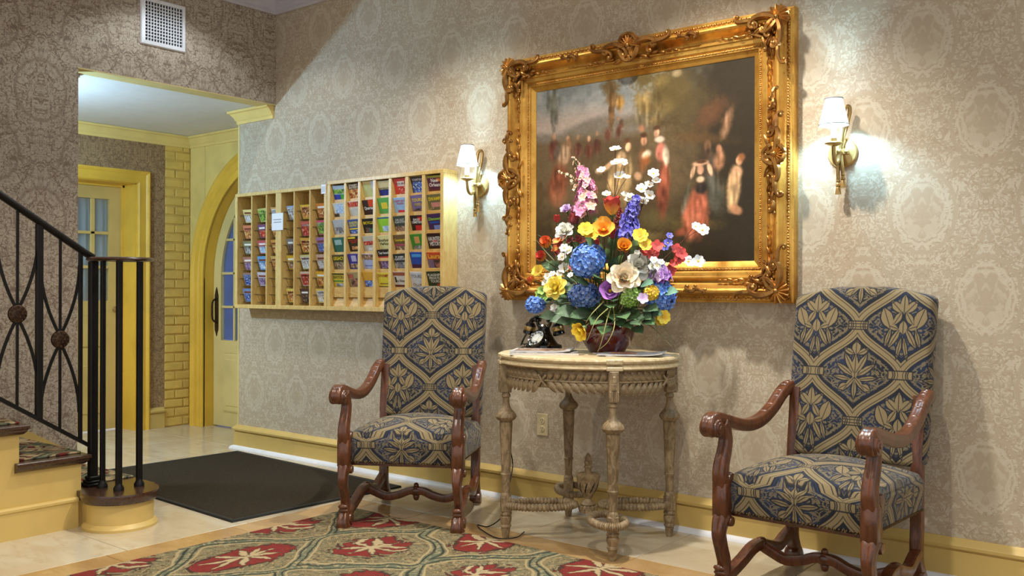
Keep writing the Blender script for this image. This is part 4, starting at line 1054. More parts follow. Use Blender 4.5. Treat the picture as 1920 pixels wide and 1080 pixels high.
def band(wd, h, step, size, mat, name, seed):
    mb = MB(); r = random.Random(seed)
    for k in range(4):
        a, c = cor[k], cor[(k+1) % 4]
        A_ = Vector((a[0]+a[2]*wd, -h, a[1]+a[3]*wd)); B_ = Vector((c[0]+c[2]*wd, -h, c[1]+c[3]*wd)); L = (B_-A_).length; n = int(L/step); t_ = (B_-A_)/n
        ang = math.atan2(t_.z, t_.x)
        for i in range(n):
            p = A_+t_*(i+.5); q = LP(p.x, p.y, p.z); s_ = size*r.uniform(.85, 1.15)
            M_ = Matrix.Translation(q) @ Matrix.Rotation(-ang+(.6 if i % 2 else -.6), 4, 'Y')
            mb.ball((0, 0, 0), s_, 6, (1.25, .8, .7), M_)
    return mb.build(name, mat, pic, 70, kind='stuff')
band(.036, .052, .0085, .0056, m_gold_orn, 'inner_bead_band', 1)
band(.164, .055, .012, .0075, m_gold_orn, 'outer_leaf_band', 2)
def scroll(A, B, q, kind='C', n=36):
    th = []; s_ = np.linspace(-1, 1, n)
    th = A*s_+B*np.sign(s_)*np.abs(s_)**q if kind == 'C' else A*np.abs(s_)+B*np.abs(s_)**q
    p = np.stack([np.cumsum(np.cos(th)), np.cumsum(np.sin(th))], 1); p -= (p[n//2]); p /= np.abs(p).max(); return p
SC_C = scroll(.9, 4.2, 4); SC_S = scroll(.5, 4.2, 4, 'S')
def put_scroll(mb, f, pts, size, rot, off, flip=1, r0=.010, h=0):
    c, s_ = math.cos(rot), math.sin(rot); P3 = []; rad = []; n = len(pts)
    for i, (a, b_) in enumerate(pts):
        a, b_ = a*size, b_*size*flip; x_ = a*c-b_*s_+off[0]; y_ = a*s_+b_*c+off[1]
        e = abs(2*i/(n-1)-1); P3.append(f(x_, y_, h+.010*(1-e))); rad.append(r0*1.25*(1.05-.55*e))
    mb.tube(P3, rad, 6, up=(0, 1, 0))
    for e in (0, -1): mb.ball(P3[e], rad[e]*1.9, 8)
def put_leaf(mb, f, x_, y_, ang, ln, wd, h):
    p = f(x_, y_, h); q = f(x_+math.cos(ang)*.01, y_+math.sin(ang)*.01, h); d = (q-p).normalized(); sd = d.cross(Vector((0, 1, 0)))
    M_ = Matrix(((d.x, 0, sd.x, p.x), (d.y, -1, sd.y, p.y), (d.z, 0, sd.z, p.z), (0, 0, 0, 1)))
    mb.ball((ln*.5, 0, 0), 1, 8, (ln*.55, wd*.5, wd*.5), M_); mb.tube([M_ @ Vector((0, wd*.4, 0)), M_ @ Vector((ln*.5, wd*.62, 0)), M_ @ Vector((ln, wd*.2, 0))], wd*.12, 5, up=(0, 1, .01))
def put_shell(mb, f, x_, y_, ang, R, h, n=9):
    def fn(a, c):
        t_ = ang+(a-.5)*3.6; rr = R*c*(1+.06*math.cos((a*n)*2*PI)); hh = h+.014*(1-(c-.35)**2*2)+.007*c*math.cos(a*n*2*PI)
        return f(x_+rr*math.cos(t_), y_+rr*math.sin(t_), hh)
    mb.grid(fn, 54, 5); mb.ball(f(x_, y_, h+.012), R*.26, 8)
def corner(ix, mat):
    px, pz, sx, sz = cor[ix]; ox, oz = px+sx*.128, pz+sz*.128; mb = MB()
    for mir in (0, 1):
        def f(a, b_, h):                       # a along one side inwards, b outwards
            if mir: a, b_ = a, b_
            a, b_ = a*1.22, b_*1.22
            X_, Z_ = (a, -b_) if not mir else (-b_, a)
            return LP(ox-sx*X_, -h, oz-sz*Z_)
        put_scroll(mb, f, SC_C, .058, .10, (.050, .018), -1, .012, .10)
        put_scroll(mb, f, SC_C, .040, -.7, (.018, -.030), 1, .009, .10)
        put_scroll(mb, f, SC_S, .048, .0, (.118, .008), 1, .008, .098)
        put_scroll(mb, f, SC_S, .030, .5, (.075, -.045), -1, .007, .082)
        for k, (a, b_, an, l, w_) in enumerate([(.05, -.02, -.5, .05, .026), (.07, -.03, -.1, .055, .022), (.095, -.025, .15, .04, .018), (.125, -.034, -.25, .034, .016), (.15, -.036, .25, .03, .014), (.172, -.036, -.2, .026, .012), (.194, -.036, .1, .024, .010), (.216, -.036, 0, .022, .008)]):
            put_leaf(mb, f, a, b_, an, l, w_, .074 if a > .06 else .09)
        for k in range(6): mb.ball(f(.028+.018*k, -.012+.004*(k % 2), .10-.004*k), .0075, 7)
    g = lambda a, b_, h: LP(ox+sx*a*1.15, -h, oz+sz*b_*1.15)
    put_shell(mb, g, .004, .004, PI/4, .046, .098, 8)
    for an in (-.5, -.15, .2, .55): put_leaf(mb, g, -.015, -.015, PI+PI/4+an, .050-.02*abs(an), .02, .086)
    mb.ball(g(-.012, -.012, .10), .014, 10)
    return mb.build('corner_ornament', mat, pic, 50)
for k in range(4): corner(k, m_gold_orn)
def cartouche(ox, oz, ax, az, sc, name='centre_ornament'):
    "ax,az = outward direction"
    mb = MB(); tx, tz = -az, ax
    for mir in (1, -1):
        f = lambda a, b_, h: LP(ox+(tx*a*mir+ax*b_)*sc, -h, oz+(tz*a*mir+az*b_)*sc)
        put_scroll(mb, f, SC_C, .055, .25, (.055, .012), -1, .012, .10)
        put_scroll(mb, f, SC_C, .042, 1.2, (.034, -.018), 1, .009, .098)
        put_scroll(mb, f, SC_S, .050, .05, (.122, .0), 1, .009, .098)
        put_scroll(mb, f, SC_C, .026, 2.4, (.02, .036), 1, .008, .108)
        for (a, b_, an, l, w_) in [(.04, -.035, -.4, .05, .022), (.075, -.032, .1, .045, .02), (.11, -.034, -.2, .036, .016), (.14, -.036, .25, .03, .014), (.165, -.036, -.1, .026, .012), (.19, -.036, .1, .022, .010)]: put_leaf(mb, f, a, b_, an, l, w_, .076)
    g = lambda a, b_, h: LP(ox+(tx*a+ax*b_)*sc, -h, oz+(tz*a+az*b_)*sc)
    put_shell(mb, g, 0, .002, PI/2, .046, .104, 9)
    for an in (-.6, -.2, .2, .6): put_leaf(mb, g, 0, -.012, -PI/2+an, .045, .018, .088)
    mb.ball(g(0, -.006, .104), .015, 10)
    mb.build(name, m_gold_orn, pic, 50)
xm, zm = (PX0+PX1)/2, (PZ0+PZ1)/2
cartouche(xm, PZ1+.128, 0, 1, 1.35); cartouche(xm, PZ0-.126, 0, -1, 1.1); cartouche(PX0-.128, zm, -1, 0, 1.3); cartouche(PX1+.124, zm, 1, 0, 1.1)
def sprig(ox, oz, ax, az):
    mb = MB(); tx, tz = -az, ax
    f = lambda a, b_, h: LP(ox+tx*a+ax*b_, -h, oz+tz*a+az*b_)
    put_scroll(mb, f, SC_C, .028, .2, (0, 0), -1, .008, .100); put_scroll(mb, f, SC_S, .03, .1, (.045, -.004), 1, .006, .098); mb.ball(f(-.03, 0, .10), .009, 8); put_leaf(mb, f, .05, -.006, 0, .03, .012, .098)
    mb.build('sprig_ornament', m_gold_orn, pic, 50)
for q in (-.33, .33):
    sprig(xm+q, PZ1+.132, 0, 1); sprig(xm+q, PZ0-.132, 0, -1)
for q in (-.22, .22):
    sprig(PX0-.134, zm+q, -1, 0); sprig(PX1+.12, zm+q, 1, 0)

# ================================================================== ARMCHAIRS
def rrect(hw0, hw1, y0, y1, r, n=6, crest=0, sub=10):
    "rounded trapezoid outline (counter-clockwise), hw0 at y0, hw1 at y1; crest bulge on the y1 side"
    C_ = [(hw0, y0), (hw1, y1), (-hw1, y1), (-hw0, y0)]; out = []
    for i in range(4):
        p0, p1, p2 = Vector(C_[i-1]), Vector(C_[i]), Vector(C_[(i+1) % 4]); a = (p0-p1).normalized(); c = (p2-p1).normalized()
        s_, e = p1+a*r, p1+c*r
        for k in range(n+1):
            t_ = k/n; out.append((s_*(1-t_)**2+p1*2*t_*(1-t_)+e*t_*t_))
        nx = Vector(C_[(i+1) % 4]); d = (Vector(C_[i])-nx).normalized(); e2 = nx+d*r
        for k in range(1, sub): out.append(e+(e2-e)*(k/sub))
    res = []
    for p in out:
        y = p.y
        if crest and p.y > (y0+y1)/2:
            w_ = max(0, 1-(abs(p.x)/(hw1*.92))**2); y += crest*(w_*w_*(3-2*w_))*min(1, (p.y-(y0+y1)/2)/((y1-y0)/2))
        res.append((p.x, y))
    return res
def pillow(mb, outl, rings, plane, ctr):
    "rings: (inset scale/offset s, height h, drop d). plane maps (x,y,h)->3D; uv = flat + outward*d"
    n = len(outl); vs = []; uv = []; cx, cy = ctr
    for s_, off, h, d in rings:
        for i, (x_, y_) in enumerate(outl):
            px, py = outl[i-1]; qx, qy = outl[(i+1) % n]; tx, ty = qx-px, qy-py; l = math.hypot(tx, ty) or 1; nx, ny = ty/l, -tx/l
            X_, Y_ = cx+(x_-cx)*s_+nx*off, cy+(y_-cy)*s_+ny*off
            vs.append(plane(X_, Y_, h(X_, Y_) if callable(h) else h)); uv.append((X_+nx*d, Y_+ny*d))
    b0 = len(mb.v); k = len(rings)
    fs = mb.ring_faces(k, n, caps=(False, True))
    mb.add(vs, fs, uv)
    c = len(mb.v); h0 = rings[0][2]; mb.add([plane(cx, cy, h0(cx, cy) if callable(h0) else h0)], [], [(cx, cy)])
    mb.f += [(b0+(j+1) % n, b0+j, c) for j in range(n)]
    return mb
def lobed(w_, h, lobes=3, n=24, depth=.10):
    "reeded cross-section"
    out = []
    for k in range(n):
        a = 2*PI*k/n; ca, sa = math.cos(a), math.sin(a); r = 1/max(abs(ca)**4+abs(sa)**4, 1e-6)**.25
        r *= 1-depth*(.5+.5*math.cos(a*lobes*2)); out.append((w_*r*ca, h*r*sa))
    return out
m_nail = pm('brass_nailhead', (92, 70, 40), .35, .8)
def armchair(loc, rz, label):
    t = thing('armchair', label, 'armchair', loc, rz, 'carved armchairs with damask upholstery')
    # ---- seat
    so = rrect(.262, .275, -.262, .25, .035)           # y0 = front(-y)
    so = [(x_, y_) for x_, y_ in so]
    crown = lambda x_, y_: .428+.072*max(0, 1-(x_/.285)**2)**.8*max(0, 1-(y_/.30)**2)**.8
    rings = [(.15, 0, crown, 0), (.35, 0, crown, 0), (.55, 0, crown, 0), (.72, 0, crown, 0), (.85, 0, crown, 0), (.93, 0, crown, 0), (.975, 0, lambda x_, y_: crown(x_, y_)-.001, 0), (1, -.002, .422, .004), (1, .006, .412, .02), (1, .009, .40, .05), (1, .006, .36, .09), (1, .002, .325, .125), (1, 0, .300, .15), (1, -.02, .298, .17)]
    mb = MB(); pillow(mb, so, rings, lambda a, b_, h: (a, b_, h), (0, 0))
    mb.build('seat', m_fabric, t, 60)
    mb = MB(); n = len(so)
    acc = 0; last = so[0]
    for i in range(n):
        p, q = Vector((*so[i], 0)), Vector((*so[(i+1) % n], 0)); L = (q-p).length; k = acc
        while k < L:
            c = p+(q-p)*(k/max(L, 1e-6)); mb.ball((c.x*1.006, c.y*1.006, .306), .0052, 6); k += .0125
        acc = k-L
    mb.build('nailhead_trim', m_nail, t, 60, kind='stuff')
    mb = MB(); mb.box((-.25, -.245, .285), (.25, .235, .302)); mb.build('seat_rail', m_walnut, t, 0)
    # ---- back: plane raked. local (a across, b up) -> 3D
    ob = rrect(.270, .275, .455, 1.098, .03, crest=.032)
    rake = lambda b_: .285+(b_-.455)*.165
    plane = lambda a, b_, h: (a, rake(b_)-h, b_)
    bul = lambda x_, y_: .036+.016*max(0, 1-(x_/.30)**2)*max(0, 1-((y_-.78)/.36)**2)
    rings = [(.12, 0, bul, 0), (.3, 0, bul, 0), (.5, 0, bul, 0), (.7, 0, bul, 0), (.85, 0, bul, 0), (.94, 0, bul, 0), (.985, 0, lambda x_, y_: bul(x_, y_)-.003, 0), (1, 0, .026, .006), (1, .004, .010, .02), (1, .004, -.015, .045), (1, .0, -.035, .065), (1, -.012, -.042, .08), (.9, 0, -.044, .0), (.5, 0, -.044, 0)]
    mb = MB(); pillow(mb, ob, rings, plane, (0, .78)); mb.build('backrest', m_fabric, t, 60)
    sec = lobed(.027, .027, 3, 36, .13)
    for s_ in (-1, 1):
        # front leg with seat block, curved lower leg and scroll foot
        x_ = s_*.272
        mb = MB(); mb.cbox((x_-.028, -.31, .285), (x_+.028, -.250, .415), .005)
        path = bez([(x_, -.280, .29), (x_, -.296, .262), (x_, -.304, .222), (x_, -.286, .168), (x_, -.266, .115), (x_, -.276, .065), (x_, -.298, .03), (x_, -.296, .006)], 5)
        sc = [(1.12-.12*math.sin(PI*i/(len(path)-1))+.08*(i/(len(path)-1)), 1.2-.52*math.sin(PI*i/(len(path)-1))**1.3+.1*(i/(len(path)-1))) for i in range(len(path))]
        mb.sweep(path, sec, up=(1, 0, 0), scale=sc)
        M_ = Matrix.Translation((x_, 0, 0)) @ Matrix.Rotation(PI/2, 4, 'Y')
        mb.lathe([(0, -.033), (.024, -.031), (.029, -.022), (.029, .022), (.024, .031), (0, .033)], 20, m=Matrix.Translation((x_, -.262, .038)) @ Matrix.Rotation(PI/2, 4, 'Y'))
        mb.lathe([(0, -.034), (.017, -.033), (.020, -.025), (.020, .025), (.017, .033), (0, .034)], 16, m=Matrix.Translation((x_, -.262, .268)) @ Matrix.Rotation(PI/2, 4, 'Y'))
        for k in range(5): mb.ball((x_, -.305+.004*k, .10-.018*k), .016, 8, (1.5, .6, .8))
        mb.build('front_leg', m_walnut, t, 50)
        # arm support
        mb = MB(); path = bez([(x_, -.280, .40), (x_, -.292, .435), (x_, -.288, .475), (x_, -.268, .52), (x_, -.256, .565), (x_, -.266, .605), (x_, -.285, .63)], 5)
        sc = [1.15-.35*(i/(len(path)-1)) for i in range(len(path))]; mb.sweep(path, sec, up=(1, 0, 0), scale=sc)
        for k in range(4): mb.ball((x_, -.306+.002*k, .43+.016*k), .016, 8, (1.6, .55, .9))
        mb.lathe([(0, -.032), (.020, -.031), (.024, -.022), (.024, .022), (.020, .031), (0, .032)], 18, m=Matrix.Translation((x_, -.262, .425)) @ Matrix.Rotation(PI/2, 4, 'Y'))
        mb.build('arm_support', m_walnut, t, 50)
        # arm with rolled scroll
        xo = s_*.285; mb = MB()
        path = bez([(xo, -.345, .600), (xo, -.362, .622), (xo, -.345, .646), (xo, -.305, .648), (xo, -.22, .628), (xo, -.12, .605), (xo-s_*.002, -.03, .598), (xo-s_*.004, .06, .612), (xo-s_*.006, .15, .650), (xo-s_*.008, .225, .698), (xo-s_*.012, .285, .720), (xo-s_*.02, .335, .716)], 5)
        sc = [(1.2 if i < 14 else 1.05, .85 if i < 14 else .9) for i in range(len(path))]
        mb.sweep(path, lobed(.027, .025, 3, 30, .10), up=(1, 0, 0), scale=[(b_, a_) for a_, b_ in sc])
        for rr, hw in ((.034, .034), (.024, .038), (.012, .041)):
            mb.lathe([(0, -hw), (rr-.004, -hw), (rr, -hw+.005), (rr, hw-.005), (rr-.004, hw), (0, hw)], 22, m=Matrix.Translation((xo, -.337, .617)) @ Matrix.Rotation(PI/2, 4, 'Y'))
        for k in range(7):
            q = path[int(len(path)*(.66+.045*k))]; mb.ball((q.x, q.y-.004, q.z+.018), .013, 8, (1.7, .75, .7))
        for k in range(4): mb.ball((xo, -.330+.02*k, .652-.003*k), .012, 8, (2.0, .7, .5))
        mb.build('arm', m_walnut, t, 50)
        # rear leg
        xr = s_*.245; mb = MB()
        path = bez([(xr, .30, .72), (xr, .288, .60), (xr, .272, .46), (xr, .266, .32), (xr, .268, .24), (xr, .262, .17), (xr, .262, .11), (xr, .282, .06), (xr, .305, .03), (xr, .308, .005)], 5)
        mb.sweep(path, lobed(.024, .024, 2, 16, .04), up=(1, 0, 0)); mb.lathe([(0, -.03), (.022, -.028), (.026, -.02), (.026, .02), (.022, .028), (0, .03)], 18, m=Matrix.Translation((xr, .268, .04)) @ Matrix.Rotation(PI/2, 4, 'Y'))
        mb.build('rear_leg', m_walnut, t, 50)
        # wavy side stretcher
        mb = MB(); xs_ = s_*.256
        path = bez([(s_*.268, -.27, .060), (s_*.266, -.21, .075), (s_*.262, -.14, .100), (s_*.258, -.07, .128), (xs_, 0, .132), (xs_, .07, .112), (s_*.252, .14, .098), (s_*.25, .20, .120), (s_*.248, .262, .140)], 5)
        mb.sweep(path, lobed(.022, .021, 2, 16, .08)); mb.ball((xs_, .0, .132), .030, 10, (.9, 1.1, .9)); mb.build('side_stretcher', m_walnut, t, 50)
    mb = MB()
    path = bez([(-.256, 0, .128), (-.21, 0, .108), (-.15, 0, .088), (-.09, 0, .098), (-.04, 0, .118), (0, 0, .122), (.04, 0, .118), (.09, 0, .098), (.15, 0, .088), (.21, 0, .108), (.256, 0, .128)], 5)
    mb.sweep(path, lobed(.020, .020, 2, 16, .08)); mb.ball((0, -.002, .120), .026, 10, (1.3, .9, 1)); mb.ball((0, -.002, .148), .014, 8); mb.ball((0, -.002, .092), .017, 8, (1, .8, 1.2))
    for s_ in (-1, 1): mb.ball((s_*.028, -.006, .126), .014, 8); mb.ball((s_*.05, -.004, .118), .012, 8)
    mb.build('cross_stretcher', m_walnut, t, 50)
    return t
armchair((1.932, -.598, 0.002), math.radians(29.9), 'carved walnut armchair with blue and tan damask upholstery in front of the brochure racks')
armchair((3.921, -.457, 0.0), math.radians(-2.1), 'carved walnut armchair with blue and tan damask upholstery right of the console table')

# ================================================================== CONSOLE TABLE
TX, TY = 2.81, -.385
tb = thing('console_table', 'oval antique limed wood console table with carved leaf apron and ribbed loop stretchers', 'table', (TX, TY, 0))
LEGS = [(-.280, -.245), (.290, -.245), (.282, .240), (-.290, .255)]
def oval(rx, ry, z, n=72): return [(rx*math.cos(2*PI*k/n), ry*math.sin(2*PI*k/n), z) for k in range(n)]
mb = MB(); n = 72; vs = []
for off, z in [(-.41, .832), (-.10, .832), (-.012, .832), (-.003, .829), (0, .822), (-.003, .814), (-.014, .809), (-.010, .803), (-.002, .799), (0, .791), (-.008, .785), (-.03, .783), (-.2, .783)]:
    vs += oval(.425+off*(1 if off > -.3 else 1), max(.375+off, .004) if off > -.3 else .02, z, n)
mb.add(vs, mb.ring_faces(13, n)); 
for lx, ly in LEGS:                               # small breaks over each leg
    a = math.atan2(ly/.375, lx/.425); cx, cy = .425*math.cos(a), .375*math.sin(a); nr = Vector((math.cos(a)/.425, math.sin(a)/.375, 0)).normalized()
    M_ = Matrix.Translation((cx, cy, 0)) @ Matrix.Rotation(math.atan2(nr.y, nr.x), 4, 'Z')
    mb.cbox((-.06, -.034, .7835), (.006, .034, .8), .003, M_); mb.cbox((-.06, -.034, .81), (.004, .034, .831), .003, M_)
mb.build('table_top', m_tabletop, tb, 30)
mb = MB(); vs = []
for rx, ry, z in [(.398, .348, .784), (.402, .352, .780), (.398, .348, .776), (.384, .334, .770), (.384, .334, .702), (.37, .32, .702), (.37, .32, .784)]: vs += oval(rx, ry, z, n)
mb.add(vs, mb.ring_faces(7, n, loop=True)); mb.build('apron', m_antique, tb, 30)
mb = MB(); mb.tube(oval(.393, .343, .734, 96), .0045, 6, loop=True); mb.build('garland_stem', m_antique, tb, 60)
def leaf_shape(a, c):
    x_ = a*.072; w_ = .0155*math.sin(PI*min(1, a*.97+.03))**.7; y_ = (c-.5)*2*w_
    return (x_, y_+.006*math.sin(a*2.2), .010*math.sin(a*PI)*(1-(2*c-1)**2*.55)+.002*(1-abs(2*c-1)))
mb = MB(); mb.grid(leaf_shape, 7, 4); leaf_me = mb.mesh('leaf', m_antique, 60)
angs = []
for q in range(4):
    c = q*PI/2
    for s_ in (-1, 1):
        for k in range(8): angs.append((c+s_*(.05+.088*k), s_))
for a, s_ in angs:
    if abs(((a+PI/4) % (PI/2))-0) < .085 or abs(((a+PI/4) % (PI/2))-PI/2) < .085: continue
    p = Vector((.388*math.cos(a), .338*math.sin(a), .734)); nr = Vector((math.cos(a)/.39, math.sin(a)/.34, 0)).normalized(); tn = Vector((-nr.y, nr.x, 0))*s_
    for up_ in (1, -1):
        d = (tn*.62+Vector((0, 0, up_*.70))).normalized(); sd = nr.cross(d)
        M_ = Matrix(((d.x, sd.x, nr.x, p.x), (d.y, sd.y, nr.y, p.y), (d.z, sd.z, nr.z, p.z), (0, 0, 0, 1)))
        inst('leaf', leaf_me, tb, M_)
for q in range(4):
    a = q*PI/2; p = Vector((.396*math.cos(a), .346*math.sin(a), .734)); mb = MB(); nr = Vector((math.cos(a), math.sin(a), 0)); tn = Vector((-nr.y, nr.x, 0))
    for s_ in (-1, 1): mb.tube([p-tn*.02-Vector((0, 0, .024*s_)), p+nr*.006, p+tn*.02+Vector((0, 0, .024*s_))], .005, 6)
    mb.build('garland_binding', m_antique, tb, 60)
legp = [(.0, .0), (.013, .0), (.016, .012), (.020, .040), (.020, .046), (.025, .050), (.025, .056), (.021, .062), (.026, .080), (.027, .094), (.022, .100), (.027, .106), (.027, .112), (.022, .118), (.024, .150), (.024, .190), (.022, .198), (.017, .204), (.018, .214), (.019, .250), (.020, .275), (.025, .288), (.021, .292), (.0205, .30), (.024, .38), (.029, .50), (.030, .520), (.027, .524), (.040, .534), (.046, .545), (.045, .556), (.037, .566), (.026, .578), (.018, .592), (.016, .605), (.015, .63), (.020, .636), (.020, .644), (.016, .65), (.016, .66)]
for lx, ly in LEGS:
    mb = MB(); ns = 24; vs = []
    for r_, z in legp:
        for j in range(ns):
            a = 2*PI*j/ns; fl_ = 1-(.09 if (.30 < z < .515 and j % 3 == 0) else 0)+(.05*(j % 2) if .53 < z < .55 else 0); vs.append((lx+r_*fl_*math.cos(a), ly+r_*fl_*math.sin(a), z))
    mb.add(vs, mb.ring_faces(len(legp), ns))
    ang_ = math.atan2(ly/.345, lx/.395); nr = Vector((math.cos(ang_)/.39, math.sin(ang_)/.34, 0)).normalized(); M_ = Matrix.Translation((lx, ly, 0)) @ Matrix.Rotation(math.atan2(nr.y, nr.x), 4, 'Z')
    mb.cbox((-.022, -.021, .655), (.030, .021, .783), .003, M_)
    for k in range(-2, 3): mb.cbox((.028, k*.008-.003, .662), (.034, k*.008+.003, .700), .0015, M_)
    for k in range(4): mb.ball((.032, 0, .712+.014*k), .012, 6, (.45, 1.3-.2*k, .9), M_)
    mb.cbox((-.023, -.023, .118), (.023, .023, .185), .004, M_)
    mb.build('leg', m_antique, tb, 35)
for lx, ly in LEGS:
    d = Vector((lx, ly, 0)); L = d.length; d.normalize(); sd = Vector((-d.y, d.x, 0)); mb = MB(); fb_ = abs(lx+ly) > .4 if lx*ly < 0 else False; fb_ = lx*ly < 0; kc, kh = (.80, .30) if fb_ else (.57, .41); c = d*(L*kc); N_ = 168; pts = []; rad = []
    for k in range(N_):
        a = 2*PI*k/N_; pts.append(c+d*(kh*L*math.cos(a))+sd*(.070*math.sin(a))+Vector((0, 0, .148))); rad.append(.0175 if k % 3 else .0125)
    mb.tube(pts, rad, 8, loop=True); mb.build('loop_stretcher', m_antique, tb, 60)
mb = MB(); urn = [(.0, .112), (.040, .112), (.042, .120), (.040, .130), (.030, .142), (.034, .150), (.030, .158), (.017, .166), (.015, .174), (.020, .180), (.030, .20), (.044, .225), (.050, .25), (.053, .268), (.055, .272), (.055, .282), (.050, .286), (.03, .288), (.016, .290), (.015, .31), (.019, .318), (.015, .324), (.018, .34), (.014, .346), (.016, .356), (.010, .37), (.0, .382)]
mb.lathe(urn, 28)
for k in range(14): a = 2*PI*k/14; mb.ball((.038*math.cos(a), .038*math.sin(a), .135), .009, 6, (1, 1, 1.5))
mb.build('urn_finial', m_antique, tb, 40)
mb = MB()
for k in range(9):
    a = 2*PI*k/9; p = [Vector(((.0305+.018*q)*math.cos(a+.35*q)*1.02, (.0305+.018*q)*math.sin(a+.35*q)*1.02, .203+.048*q)) for q in (0, .33, .66, 1)]
    mb.tube(p, [.002, .005, .005, .002], 6)
mb.build('pierced_slots', pm('slot_shadow', (36, 26, 18), .9), tb, 60)

# ================================================================== TELEPHONE
ZT = .832
ph = thing('rotary_telephone', 'black vintage rotary telephone with brass bands at the left end of the console table', 'telephone', (2.475, -.275, ZT), math.radians(-6))
m_blk = pm('black_bakelite', (16, 14, 14), .14, var=.1, spec=.6)
mb = MB(); vs = []; n = 32
for hw, hd, z, p in [(.0, .0, 0, 4), (.074, .068, 0, 4), (.078, .072, .006, 4), (.076, .070, .018, 4), (.062, .056, .026, 3), (.050, .044, .045, 3), (.038, .034, .068, 2.6), (.030, .026, .088, 2.4), (.030, .024, .104, 2.4), (.0, .0, .106, 2.4)]:
    for j in range(n):
        a = 2*PI*j/n; c, s_ = math.cos(a), math.sin(a); k = 1/(abs(c)**p+abs(s_)**p)**(1/p) if hw else 0; vs.append((hw*k*c, hd*k*s_, z))
mb.add(vs, mb.ring_faces(10, n)); mb.build('body', m_blk, ph, 40)
Mt = Matrix.Translation((0, -.052, .052)) @ Matrix.Rotation(math.radians(52), 4, 'X')
dl = MB().lathe([(0, .004), (.040, .004), (.043, .0), (.043, -.012), (0, -.012)], 32, m=Mt).build('dial_plate', pm('ivory_dial', (222, 216, 200), .35), ph, 35)
mb = MB(); mb.lathe([(.041, .004), (.046, .006), (.048, .002), (.048, -.012)], 36, m=Mt, caps=(False, False)); mb.build('dial_rim', m_blk, dl, 40)
mb = MB()
for k in range(10): a = 2*PI*k/12+.6; mb.lathe([(0, .0066), (.0066, .0066), (.0066, .004)], 12, m=Mt @ Matrix.Translation((.032*math.cos(a), .032*math.sin(a), 0)))
mb.build('finger_holes', m_blk, dl, 30)
MB().lathe([(0, .0062), (.018, .006), (.0195, .004)], 24, m=Mt).build('number_card', pm('card_white', (236, 234, 226), .5), dl, 30)
mb = MB()
for s_ in (-1, 1):
    mb.tube(bez([(s_*.016, 0, .098), (s_*.032, 0, .108), (s_*.040, 0, .122), (s_*.042, 0, .136)], 4), [.008]*13, 8, up=(0, 1, 0)); mb.ball((s_*.042, -.016, .137), .009, 8); mb.ball((s_*.042, .016, .137), .009, 8)
mb.build('cradle', m_blk, ph, 50)
MB().lathe([(.020, .104), (.022, .11), (.016, .118), (0, .12)], 20).build('chrome_cap', pm('chrome', (190, 190, 190), .2, 1), ph, 40)
mb = MB(); path = bez([(-.088, 0, .112), (-.080, 0, .135), (-.045, 0, .150), (0, 0, .154), (.045, 0, .150), (.080, 0, .135), (.088, 0, .112)], 6)
mb.tube(path, [.012]*len(path), 10, up=(0, 1, 0))
for s_ in (-1, 1):
    Mh = Matrix.Translation((s_*.090, 0, .112)) @ Matrix.Rotation(s_*-.25, 4, 'Y')
    mb.lathe([(0, .014), (.018, .012), (.027, .0), (.027, -.010), (.026, -.026), (.030, -.034), (.030, -.042), (.022, -.046), (0, -.046)], 24, m=Mh)
hs = mb.build('handset', m_blk, ph, 40)
for s_ in (-1, 1):
    Mh = Matrix.Translation((s_*.090, 0, .112)) @ Matrix.Rotation(s_*-.25, 4, 'Y')
    MB().lathe([(.0275, -.004), (.0285, -.006), (.0285, -.022), (.0275, -.025)], 24, m=Mh, caps=(False, False)).build('brass_band', m_brass, hs, 40)
mb = MB(); pts = []
for k in range(241):
    s_ = k/240; base = Vector((-.098-.10*s_**.8, -.01+.05*s_, .070-.062*min(1, s_*1.25)))
    if s_ > .8: base = Vector((-.18+.45*(s_-.8), .05-.10*(s_-.8), .010))
    a = s_*2*PI*24; pts.append(base+Vector((.0045*math.cos(a), .0055*math.sin(a), .0055*math.sin(a+1.2)+.002)))
mb.tube(pts, .0022, 5); mb.build('coiled_cord', m_blk, ph, 60)
cord = bez([(2.44, -.30, ZT+.006), (2.405, -.36, ZT+.006), (2.378, -.40, .80), (2.375, -.41, .70), (2.40, -.46, .62), (2.42, -.50, .45), (2.44, -.47, .30), (2.43, -.50, .16), (2.42, -.52, .06), (2.36, -.55, .006), (2.30, -.56, .006), (2.38, -.62, .006), (2.52, -.68, .006), (2.58, -.62, .006), (2.55, -.52, .006)], 8)
tag(MB().tube(cord, .0028, 6).build('telephone_cord', m_blk, None, 60), 'thin black telephone cord hanging from the table down to the floor', 'cord')

# ================================================================== MAGAZINES
def magazine(label, x_, y_, rz, w_, h, th, zb, cols, curl=0):
    t = thing('magazine', label, 'magazine', (x_, y_, zb), rz)
    mb = MB()
    f = lambda a, c, top: ((a-.5)*w_, (c-.5)*h, (th if top else .0)+curl*max(0, a-.6)**2)
    mb.grid(lambda a, c: f(a, c, 1), 10, 3); mb.build('cover', cols[0], t, 40); mb = MB()
    N_ = 10; vs = []
    for i in range(N_+1):
        a = i/N_; z0 = curl*max(0, a-.6)**2; vs += [((a-.5)*w_, -.5*h, z0), ((a-.5)*w_, -.5*h, z0+th-.0006), ((a-.5)*w_, .5*h, z0+th-.0006), ((a-.5)*w_, .5*h, z0)]
    mb.add(vs, mb.ring_faces(N_+1, 4)); mb.build('pages', pm('paper_pages', (214, 210, 206), .6, var=.05), t, 30)
    if len(cols) > 1:
        for (xa, ya, xb, yb), m_ in cols[1:]:
            mb = MB(); mb.grid(lambda a, c: ((xa+(xb-xa)*a-.5)*w_, (ya+(yb-ya)*c-.5)*h, th+.0004+curl*max(0, xa+(xb-xa)*a-.6)**2), 8, 2); mb.build('printed_picture', m_, t, 40)
